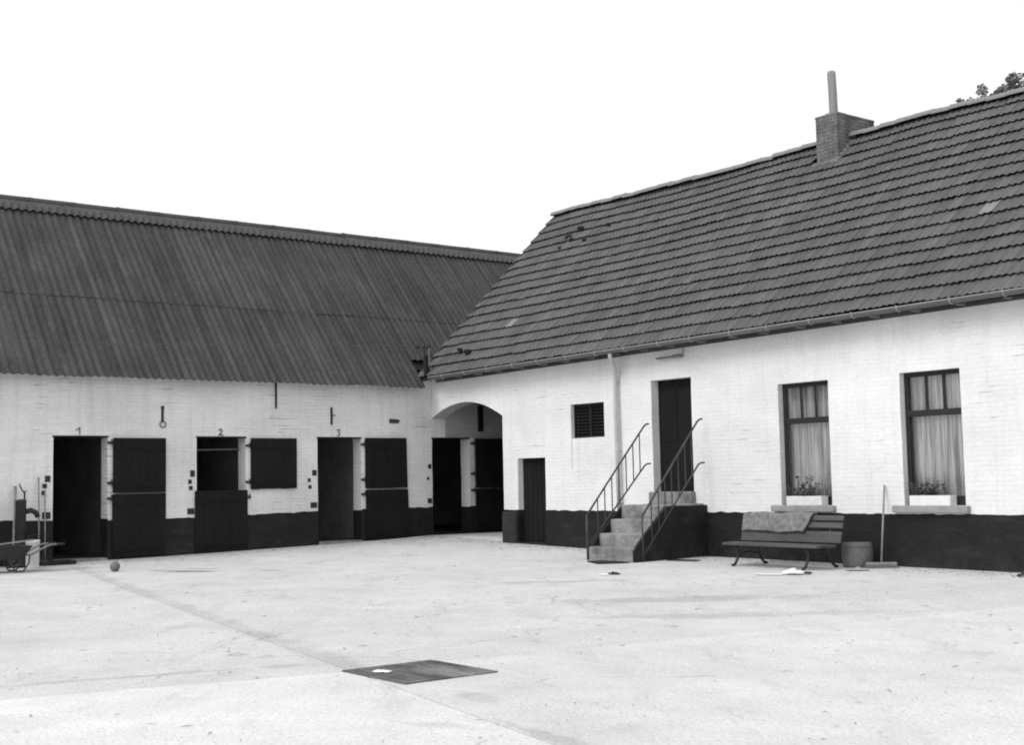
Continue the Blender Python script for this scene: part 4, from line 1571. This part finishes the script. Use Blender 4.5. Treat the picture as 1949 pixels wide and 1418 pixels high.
railing(8.26, -2.03, 0.82, -0.46, 2.55, 0.20, 1.77, [-1.74, -1.55, -1.36, -1.17, -0.97, -0.775, -0.59], 'thin iron handrail of the front steps on the downpipe side')
railing(9.51, -1.75, 0.80, -0.22, 2.59, 0.06, 1.76, [-1.51, -1.32, -1.14, -0.96, -0.77, -0.58, -0.40], 'thin iron handrail of the front steps on the bench side')


# ------------------------------------------------------------------ bench
bench = empty('bench', (12.29, -1.05, gz(12.2, -1.05)))
tag(bench, 'low slatted wooden bench with iron legs under the first window', 'bench')
bg = gz(12.2, -1.05)
RZ = Matrix.Rotation(R(-2.0), 4, 'Z')


def bpart(mb_, name, mat, smooth=False, bevel=0.0, parent=None):
    o = mb_.build(name, mat, parent or bench, smooth, bevel)
    if parent is None:
        o.matrix_basis = RZ
    return o


BL = 1.17
for k, (yy, zz) in enumerate(((-0.42, 0.405), (-0.26, 0.41), (-0.09, 0.40))):
    m_ = MB(); m_.box(-BL + 0.18, BL - 0.03 * (k == 1), yy - 0.076, yy + 0.076, zz - 0.045, zz)
    bpart(m_, 'seat_slat', M['wood'], False, 0.006)
tilt = R(-14)
for (z0, z1) in ((0.42, 0.60), (0.675, 0.755), (0.80, 0.875)):
    m_ = MB()
    mt = Matrix.Translation((0, 0.12, 0.40)) @ Matrix.Rotation(tilt, 4, 'X')
    m_.box(-BL + 0.05, BL - 0.02, -0.018, 0.018, z0 - 0.405, z1 - 0.392, mt)
    bpart(m_, 'back_slat', M['wood'], False, 0.006)
for lx in (-0.72, 0.88):
    m_ = MB()
    m_.tube([(lx, -0.43, 0.37), (lx, -0.36, 0.24), (lx, -0.40, 0.12), (lx, -0.46, 0.03), (lx, -0.52, 0.015)], [0.028, 0.026, 0.022, 0.024, 0.028], 8)
    m_.tube([(lx, 0.10, 0.37), (lx, 0.12, 0.22), (lx, 0.20, 0.10), (lx, 0.27, 0.03), (lx, 0.33, 0.018)], [0.028, 0.025, 0.022, 0.024, 0.028], 8)
    m_.tube([(lx, -0.46, 0.362), (lx, -0.10, 0.358), (lx, 0.12, 0.37)], 0.02, 8)
    m_.tube([(lx, -0.37, 0.20), (lx, -0.1, 0.24), (lx, 0.13, 0.20)], 0.014, 6)
    m_.tube([(lx, 0.11, 0.37), (lx, 0.165, 0.50), (lx, 0.27, 0.87)], [0.026, 0.022, 0.016], 8)
    bpart(m_, 'leg', M['iron'], True)
for lx in (-0.72, 0.02, 0.88):
    for (zz) in (0.51, 0.715):
        m_ = MB(); mt = Matrix.Translation((0, 0.12, 0.40)) @ Matrix.Rotation(tilt, 4, 'X')
        m_.box(lx - 0.012, lx + 0.012, -0.022, -0.016, zz - 0.412, zz - 0.388, mt)
        bpart(m_, 'bolt', M['zinc'])

# blanket over the backrest
m_ = MB()
NXb, NYb = 40, 22
vs = []
for j in range(NYb + 1):
    t = j / NYb                       # front bottom -> over the top -> down the back
    for i in range(NXb + 1):
        s = i / NXb
        x = -1.10 + 1.62 * s - 0.10 * (1 - min(1, t / 0.6)) * (1 if s > .5 else 0) * (2 * s - 1) * 1.6
        if t < 0.6:
            zb = 0.60 + 0.03 * mnoise.noise(Vector((x * 2.3, 7.0, 0))) - 0.02 * s
            zz = zb + (0.905 - zb) * (t / 0.6)
            off = -0.042
        else:
            zz = 0.905 - 0.25 * ((t - 0.6) / 0.4)
            off = 0.050
        if abs(t - 0.6) < 0.06:
            off = (t - 0.6) / 0.06 * 0.046
            zz += 0.012
        nn = mnoise.noise(Vector((x * 5, zz * 7, 1.0))) * 0.022 + mnoise.noise(Vector((x * 13, zz * 15, 4.0))) * 0.010
        base = Vector((x, 0.12 + math.tan(-tilt) * (zz - 0.40) + off - (nn if off < 0 else -nn) - (0.018 if off < 0 else 0), zz + nn * 0.6 + 0.012 * math.sin(x * 7)))
        vs.append(RZ @ base)
m_.add(vs, [(j * (NXb + 1) + i, j * (NXb + 1) + i + 1, (j + 1) * (NXb + 1) + i + 1, (j + 1) * (NXb + 1) + i) for j in range(NYb) for i in range(NXb)])
o = m_.build('blanket', M['wool'], None, True)
o.location = bench.location
sm = o.modifiers.new('thick', 'SOLIDIFY'); sm.thickness = 0.012; sm.offset = 0
tag(o, 'mottled grey blanket draped over the back of the bench', 'blanket')

# ------------------------------------------------------------------ drum and broom
root = empty('drum', (13.37, -0.45, gz(13.3, -0.45)))
tag(root, 'short grey bulging drum on the ground right of the bench', 'drum')
m_ = MB(); m_.lathe((0, 0, 0), [(0.225, 0.0), (0.238, 0.02), (0.258, 0.16), (0.260, 0.24), (0.248, 0.36), (0.236, 0.405), (0.222, 0.405), (0.215, 0.36)], 28); m_.build('shell', M['drum'], root, True)
m_ = MB(); m_.lathe((0, 0, 0), [(0.215, 0.37), (0.215, 0.385), (0.05, 0.392), (0.01, 0.392)], 28); m_.build('lid', M['drum'], root)
for zz, rr in ((0.05, 0.243), (0.345, 0.2515)):
    m_ = MB(); m_.tube([(rr * math.cos(a), rr * math.sin(a), zz) for a in [2 * math.pi * k / 28 for k in range(29)]], 0.009, 6, False); m_.build('hoop', M['drum'], root, True)

bx, by = 13.84, -0.44
root = empty('broom', (bx, by, gz(bx, by)))
tag(root, 'wide yard broom leaning upright on the wall between the two windows', 'broom')
an = math.atan2(0.32, 0.30)
mt = Matrix.Rotation(an, 4, 'Z')
m_ = MB(); m_.box(-0.25, 0.25, -0.035, 0.035, 0.045, 0.095, mt); m_.build('head', M['wood_pale'], root, bevel=.01)
m_ = MB(); m_.add([mt @ Vector(q) for q in ((-0.245, -0.03, .046), (0.245, -0.03, .046), (0.245, 0.03, .046), (-0.245, 0.03, .046), (-0.29, -0.07, 0.0), (0.29, -0.07, 0.0), (0.29, 0.07, 0.0), (-0.29, 0.07, 0.0))],
       [(0, 1, 5, 4), (1, 2, 6, 5), (2, 3, 7, 6), (3, 0, 4, 7), (4, 5, 6, 7)]); m_.build('bristles', M['bristle'], root)
m_ = MB(); m_.tube([(0, 0, 0.07), (13.67 - bx, -0.04 - by, 1.36)], 0.016, 8); m_.build('handle', M['wood_pale'], root, True)

# ------------------------------------------------------------------ gully grate with bars
grz = gz(18, -12.3)
grate = empty('drain_grate', (18.0, -12.34, grz))
tag(grate, 'square dark iron drain grate set in the concrete yard', 'drain')
m_ = MB()
hw, hd = (GX1 - GX0) / 2, (GY1 - GY0) / 2
for (a, b, c, d) in ((-hw, hw, -hd, -hd + .05), (-hw, hw, hd - .05, hd), (-hw, -hw + .05, -hd + .05, hd - .05), (hw - .05, hw, -hd + .05, hd - .05)):
    m_.box(a, b, c, d, -0.02, 0.012)
m_.build('frame', M['grate'], grate)
m_ = MB(); m_.box(-hw + .04, hw - .04, -hd + .04, hd - .04, -0.03, 0.0075); m_.build('plate', M['grate'], grate)
bm_ = MB(); bm_.box(-hw + .05, hw - .05, -0.012, 0.012, 0.0, 0.0115); bme = bm_.mesh('bar', M['grate'])
nb = 21
for k in range(nb):
    put(bme, 'bar', grate, Matrix.Translation((0, -hd + .075 + (2 * hd - .15) * k / (nb - 1), 0.0)))


# ------------------------------------------------------------------ small litter
def crumple(name, x, y, w, h, t, mat, label, cat, seed, rz=0.0, group=None):
    r = random.Random(seed)
    m_ = MB()
    n = 7
    top = []
    for j in range(n + 1):
        for i in range(n + 1):
            s, q = i / n - .5, j / n - .5
            e = 1 - max(abs(s), abs(q)) * 1.2
            top.append((s * w + r.gauss(0, w * .03), q * h + r.gauss(0, h * .03), max(0.006, t * max(0, e) * r.uniform(.35, 1.0))))
    m_.add(top, [(j * (n + 1) + i, j * (n + 1) + i + 1, (j + 1) * (n + 1) + i + 1, (j + 1) * (n + 1) + i) for j in range(n) for i in range(n)])
    o = m_.build(name, mat, None)
    o.location = (x, y, gz(x, y) + 0.002)
    o.rotation_euler = (0, 0, rz)
    md = o.modifiers.new('thick', 'SOLIDIFY'); md.thickness = 0.004; md.offset = 1
    tag(o, label, cat, group)
    return o


crumple('paper_scrap', 17.86, -12.62, 0.16, 0.09, 0.03, M['paper'], 'white scrap of paper lying on the drain grate', 'paper', 1, 0.5).location.z += 0.012
crumple('paper_scrap', 13.25, -2.52, 0.42, 0.22, 0.012, M['paper'], 'flat white sheet of paper on the ground before the bench', 'paper', 2, 0.5)
crumple('paper_bag', 13.52, -2.26, 0.30, 0.26, 0.11, M['paper'], 'crumpled white paper bag on the ground before the bench', 'paper', 3, 0.3)
crumple('dark_rag', 13.68, -2.12, 0.13, 0.12, 0.06, M['moss'], 'small dark rag beside the crumpled white paper', 'rag', 4, 0.2)
crumple('dark_rag', 11.20, -4.0, 0.20, 0.12, 0.06, M['moss'], 'small dark scrap on the open ground before the steps', 'rag', 5, 0.7)
crumple('paper_scrap', 11.16, -4.18, 0.16, 0.10, 0.03, M['paper'], 'pale scrap beside the dark one before the steps', 'paper', 6, 0.4)
crumple('rubble_pile', 13.86, -1.10, 0.34, 0.20, 0.07, M['stone'], 'small grey heap of sweepings in front of the drum', 'rubble', 7, 0.6)
# mats
m_ = MB(); m_.add([(8.60, -2.34, 0), (9.20, -2.60, 0), (9.50, -2.08, 0), (8.72, -2.03, 0), (8.60, -2.34, .02), (9.20, -2.60, .02), (9.50, -2.08, .02), (8.72, -2.03, .02)], [(0, 3, 2, 1), (4, 5, 6, 7), (0, 1, 5, 4), (1, 2, 6, 5), (2, 3, 7, 6), (3, 0, 4, 7)])
o = m_.build('doormat', M['rubber'], None); o.location.z = gz(9, -2.3) + 0.003
tag(o, 'flat dark mat lying at the foot of the front steps', 'mat')
m_ = MB(); m_.box(-0.30, 0.30, -0.11, 0.11, 0, 0.018)
o = m_.build('flat_plate', M['iron'], None, bevel=.005); o.location = (9.93, -1.12, gz(9.93, -1.12) + .003); o.rotation_euler = (0, 0, 0.25)
tag(o, 'narrow dark flat plate on the ground beside the black flank of the steps', 'plate')
# ball
m_ = MB()
pr = [(0.095 * math.sin(math.pi * k / 12) + 1e-4, 0.095 - 0.095 * math.cos(math.pi * k / 12)) for k in range(13)]
m_.lathe((0, 0, 0), pr, 20)
o = m_.build('ball', M['ball'], None, True); o.location = (3.2, -9.38, gz(3.2, -9.38) - 0.002)
m_ = MB(); m_.tube([(0.0955 * math.cos(a), 0.0, 0.095 + 0.0955 * math.sin(a)) for a in [2 * math.pi * k / 24 for k in range(25)]], 0.003, 5, False)
m_.build('seam', M['rail'], o)
tag(o, 'small grey ball lying on the yard in front of door 1', 'ball')
# weed clump at the wall foot, far right
r_ = random.Random(31)
m_ = MB()
for k in range(160):
    c = Vector((r_.gauss(0, .10), r_.gauss(0, .09), abs(r_.gauss(0.03, .03))))
    nrm = Vector((r_.gauss(0, 1), r_.gauss(0, 1), r_.gauss(.5, 1))).normalized()
    t1 = nrm.orthogonal().normalized(); t2 = nrm.cross(t1); w = r_.uniform(.02, .05)
    m_.add([c + w * 1.6 * t1, c + w * .6 * t2, c - w * 1.6 * t1, c - w * .6 * t2], [(0, 1, 2, 3)])
o = m_.build('weed_clump', M['leaf'], None); o.location = (16.72, -0.62, gz(16.6, -.6))
tag(o, 'dark weed clump on the ground at the right edge of the photo', 'weeds')

# ------------------------------------------------------------------ pump, tools, bin and wheelbarrow beside door 1
pump = empty('hand_pump', (0.5, -10.30, gz(.5, -10.3)))
tag(pump, 'black cast iron hand pump against the stable wall', 'pump')
pz = gz(.5, -10.3)
m_ = MB(); m_.lathe((0, 0, 0), [(0.16, 0), (0.15, 0.05), (0.085, 0.09), (0.075, 0.70), (0.105, 0.74), (0.105, 1.30), (0.112, 1.31), (0.112, 1.34), (0.02, 1.36)], 18); m_.build('body', M['iron'], pump, True)
m_ = MB(); m_.tube([(0.0, 0.08, 1.10), (0.0, 0.20, 1.13), (0.0, 0.29, 1.09), (0.0, 0.345, 0.99)], [0.055, 0.058, 0.052, 0.048], 10); m_.build('spout', M['iron'], pump, True)
m_ = MB(); m_.tube([(0, 0.07, 1.33), (0, 0.075, 1.48), (0, 0.06, 1.50)], 0.018, 8); m_.tube([(0, 0.11, 1.52), (0, 0.05, 1.50), (0, -0.01, 1.60), (0, -0.03, 1.67)], [0.012, 0.016, 0.014, 0.012], 8); m_.build('handle', M['iron'], pump, True)


def tool(name, base, top, rad, label, cat, head):
    g_ = gz(base[0], base[1])
    root = empty(name, (base[0], base[1], g_))
    tag(root, label, cat)
    m_ = MB(); m_.tube([(0, 0, 0.12), (top[0] - base[0], top[1] - base[1], top[2] - g_)], rad, 8); m_.build('handle', M['wood_pale'], root, True)
    m_ = MB()
    if head == 'shovel':
        m_.add([(-.005, -.10, .0), (-.005, .10, .0), (-.005, .11, .26), (-.005, -.11, .26), (.012, -.10, .0), (.012, .10, .0), (.025, .11, .26), (.025, -.11, .26)], [(0, 1, 2, 3), (7, 6, 5, 4), (0, 4, 5, 1), (1, 5, 6, 2), (2, 6, 7, 3), (3, 7, 4, 0)])
    elif head == 'fork':
        for q in (-.09, -.03, .03, .09):
            m_.tube([(0, q * .4, .2), (0.01, q, .14), (0.03, q, 0.0)], 0.007, 6)
    else:
        m_.box(-.03, .03, -.16, .16, 0.05, 0.11)
        m_.add([(-.03, -.16, .05), (.03, -.16, .05), (.03, .16, .05), (-.03, .16, .05), (-.06, -.2, 0), (.06, -.2, 0), (.06, .2, 0), (-.06, .2, 0)], [(0, 1, 5, 4), (1, 2, 6, 5), (2, 3, 7, 6), (3, 0, 4, 7), (4, 5, 6, 7)])
    m_.build('head', M['iron'] if head != 'broom' else M['bristle'], root)


tool('yard_tool', (0.55, -10.45, 0), (0.04, -10.27, 1.60), 0.030, 'thick pale tool handle standing left of the black pump', 'tool', 'shovel')
tool('yard_tool', (0.42, -9.90, 0), (0.03, -9.80, 1.78), 0.017, 'tallest thin tool handle leaning just right of the black pump', 'tool', 'broom')
tool('yard_tool', (0.42, -9.78, 0), (0.03, -9.67, 1.48), 0.014, 'thin pale tool handle leaning on the wall closest to door 1', 'tool', 'fork')
m_ = MB()
m_.lathe((0, 0, 0), [(0.115, 0.0), (0.125, 0.015), (0.132, 0.50), (0.140, 0.505), (0.140, 0.55), (0.13, 0.555), (0.01, 0.56)], 22)
o = m_.build('white_bin', M['bin'], None, True); o.location = (0.95, -10.20, gz(.95, -10.2))
m_ = MB(); m_.tube([(0.0, -0.15, 0.53), (0.09, -0.10, 0.64), (0.12, 0, 0.66), (0.09, 0.10, 0.64), (0, 0.15, 0.53)], 0.006, 6); m_.build('bail', M['iron'], o)
tag(o, 'tall pale bin standing below the pump spout', 'bin')
m_ = MB(); m_.box(-0.16, 0.16, -0.36, 0.36, -0.05, 0.085)
o = m_.build('low_trough', M['tar'], None, bevel=.02); o.location = (0.46, -9.56, gz(.46, -9.56))
m_ = MB(); m_.box(-0.11, 0.11, -0.31, 0.31, 0.08, 0.0865); m_.build('basin', M['moss'], o)
tag(o, 'low black trough on the ground left of door 1', 'trough')

wb_ = empty('wheelbarrow', (1.62, -10.95, gz(1.62, -10.95)))
tag(wb_, 'dark tubular wheelbarrow cut off by the left edge of the photo', 'wheelbarrow')
m_ = MB()
tb, tt = 0.24, 0.50
lo = [(-0.20, -0.42), (0.20, -0.42), (0.22, 0.28), (-0.22, 0.28)]
hi = [(-0.30, -0.62), (0.30, -0.62), (0.33, 0.44), (-0.33, 0.44)]
m_.add([(p[0], p[1], tb) for p in lo] + [(p[0], p[1], tt) for p in hi] + [(p[0] * .96, p[1] * .96, tb + .012) for p in lo] + [(p[0] * .96, p[1] * .96, tt) for p in hi],
       [(0, 1, 2, 3), (0, 1, 5, 4), (1, 2, 6, 5), (2, 3, 7, 6), (3, 0, 4, 7), (8, 9, 10, 11), (8, 9, 13, 12), (9, 10, 14, 13), (10, 11, 15, 14), (11, 8, 12, 15), (4, 5, 13, 12), (5, 6, 14, 13), (6, 7, 15, 14), (7, 4, 12, 15)])
m_.build('tray', M['iron'], wb_)
for s in (-1, 1):
    m_ = MB(); m_.tube([(0.05 * s, -0.86, 0.19), (0.16 * s, -0.45, 0.30), (0.20 * s, 0.20, 0.31), (0.22 * s, 0.46, 0.33), (0.24 * s, 0.66, 0.44), (0.25 * s, 0.80, 0.50), (0.25 * s, 1.05, 0.505)], 0.018, 8)
    h_ = m_.build('handle', M['lamp'], wb_, True)
    m_ = MB(); m_.tube([(0.25 * s, 0.92, 0.504), (0.25 * s, 1.07, 0.505)], 0.024, 8); m_.build('grip', M['rubber'], h_, True)
    m_ = MB(); m_.tube([(0.19 * s, 0.02, 0.31), (0.22 * s, 0.10, 0.12), (0.22 * s, 0.16, 0.02), (0.22 * s, 0.30, 0.02), (0.22 * s, 0.40, 0.16), (0.21 * s, 0.42, 0.32)], 0.016, 8); m_.build('leg', M['rail'], wb_, True)
m_ = MB(); m_.tube([(0.045 * 0, -0.86 + 0.155 * math.cos(a), 0.19 + 0.155 * math.sin(a)) for a in [2 * math.pi * k / 24 for k in range(25)]], 0.036, 10, False)
w_ = m_.build('wheel', M['rubber'], wb_, True)
m_ = MB(); m_.tube([(-0.07, -0.86, 0.19), (0.07, -0.86, 0.19)], 0.02, 8); m_.tube([(-0.02, -0.86, 0.19), (0.02, -0.86, 0.19)], 0.125, 16); m_.build('hub', M['lamp'], w_)
m_ = MB(); m_.box(-0.07, 0.07, -0.62, 0.55, 0, 0.025, Matrix.Rotation(R(6), 4, 'X'))
o = m_.build('plank', M['wood_pale'], None, bevel=.004); o.location = (1.70, -10.98, gz(1.6, -11) + 0.53); o.rotation_euler = (0, 0, -0.1)
tag(o, 'pale wooden plank lying across the wheelbarrow tray', 'plank')

# ------------------------------------------------------------------ tree behind the farmhouse
tree = empty('broadleaf_tree', (8.75, 14.5, gz(9, 14) + 0.1))
tag(tree, 'leafy tree rising behind the farmhouse ridge at the right', 'tree')
r_ = random.Random(77)
m_ = MB()
m_.tube([(0, 0, -1.2), (0.05, 0, 2.0), (-0.1, 0.1, 5.0), (0.05, 0, 8.0), (0, 0, 10.6)], [0.42, 0.34, 0.27, 0.16, 0.04], 10)
limbs = []
for k in range(26):
    z0 = r_.uniform(3.5, 8.2)
    a = r_.uniform(0, 6.283); L_ = r_.uniform(1.2, 2.7) * (1.0 if z0 < 8 else .6)
    p1 = Vector((L_ * .5 * math.cos(a), L_ * .5 * math.sin(a), z0 + L_ * .35)); p2 = Vector((L_ * math.cos(a), L_ * math.sin(a), z0 + L_ * r_.uniform(.5, 1.0)))
    m_.tube([(0, 0, z0), p1, p2], [0.08, 0.05, 0.02], 6)
    limbs.append((p1, p2))
m_.build('trunk', M['bark'], tree)
m_ = MB()
clumps = [(l[1], r_.uniform(.5, .85)) for l in limbs] + [(l[0], r_.uniform(.45, .8)) for l in limbs]
for k in range(60):
    d = Vector((r_.gauss(0, 1), r_.gauss(0, 1), r_.gauss(0, 1))).normalized()
    q = Vector((d.x * 2.55, d.y * 2.55, 8.3 + d.z * 2.7)) * 1.0
    clumps.append((q, r_.uniform(.28, .62)))
for (cx_, cz_) in ((6.95, 11.75), (7.15, 11.85), (7.35, 11.95), (7.55, 11.88), (7.8, 11.95), (8.1, 11.98), (8.35, 12.05), (8.65, 12.05), (8.9, 12.1), (9.2, 12.1), (7.5, 11.6), (8.2, 11.7), (8.8, 11.8)):
    for _q in range(3):
        clumps.append((Vector((cx_ - 8.75 + r_.gauss(0, .12), -0.5 + r_.gauss(0, .3), cz_ - 0.06 + r_.gauss(0, .07))), r_.uniform(.11, .21)))
for (c, rad) in clumps:
    for q in range(int(330 * rad)):
        d = Vector((r_.gauss(0, 1), r_.gauss(0, 1), r_.gauss(0, 1))).normalized() * rad * (r_.random() ** 0.4)
        p = c + d
        nrm = Vector((r_.gauss(0, 1), r_.gauss(0, 1), r_.gauss(.6, 1))).normalized()
        t1 = nrm.orthogonal().normalized(); t2 = nrm.cross(t1); w = r_.uniform(.04, .085)
        m_.add([p + w * 1.3 * t1, p + w * .6 * t2 + w * .2 * t1, p - w * 1.1 * t1, p - w * .6 * t2 + w * .2 * t1], [(0, 1, 2, 3)])
m_.build('crown', M['leaf_tree'], tree)

# ------------------------------------------------------------------ straw, grit and leaf scraps swept about the yard
r_ = random.Random(99)
m_ = MB()
for k in range(2600):
    t = r_.random()
    if t < 0.30:
        x = r_.uniform(0.1, 16.5); y = -abs(r_.gauss(0, 0.5)) - 0.05
    elif t < 0.6:
        x = abs(r_.gauss(0, 0.9)) + 0.1; y = r_.uniform(-15, -0.1)
    else:
        x = r_.uniform(0.5, 24); y = r_.uniform(-16, -0.5)
    z = gz(x, y) + 0.006
    a = r_.uniform(0, 6.283)
    if r_.random() < 0.5:
        l, w = r_.uniform(.02, .07), r_.uniform(.003, .007)
    else:
        l = r_.uniform(.008, .02) if t < 0.6 else r_.uniform(.004, .010); w = l * r_.uniform(.5, .9)
    ux, uy = math.cos(a), math.sin(a)
    h = r_.uniform(.003, .012)
    m_.add([(x - l * ux, y - l * uy, z), (x + w * uy, y - w * ux, z + h), (x + l * ux, y + l * uy, z), (x - w * uy, y + w * ux, z + h * .6)], [(0, 1, 2, 3)])
o = m_.build('straw_litter', M['straw'], None)
tag(o, 'straw, grit and leaf scraps scattered over the yard', 'litter', None, 'stuff')
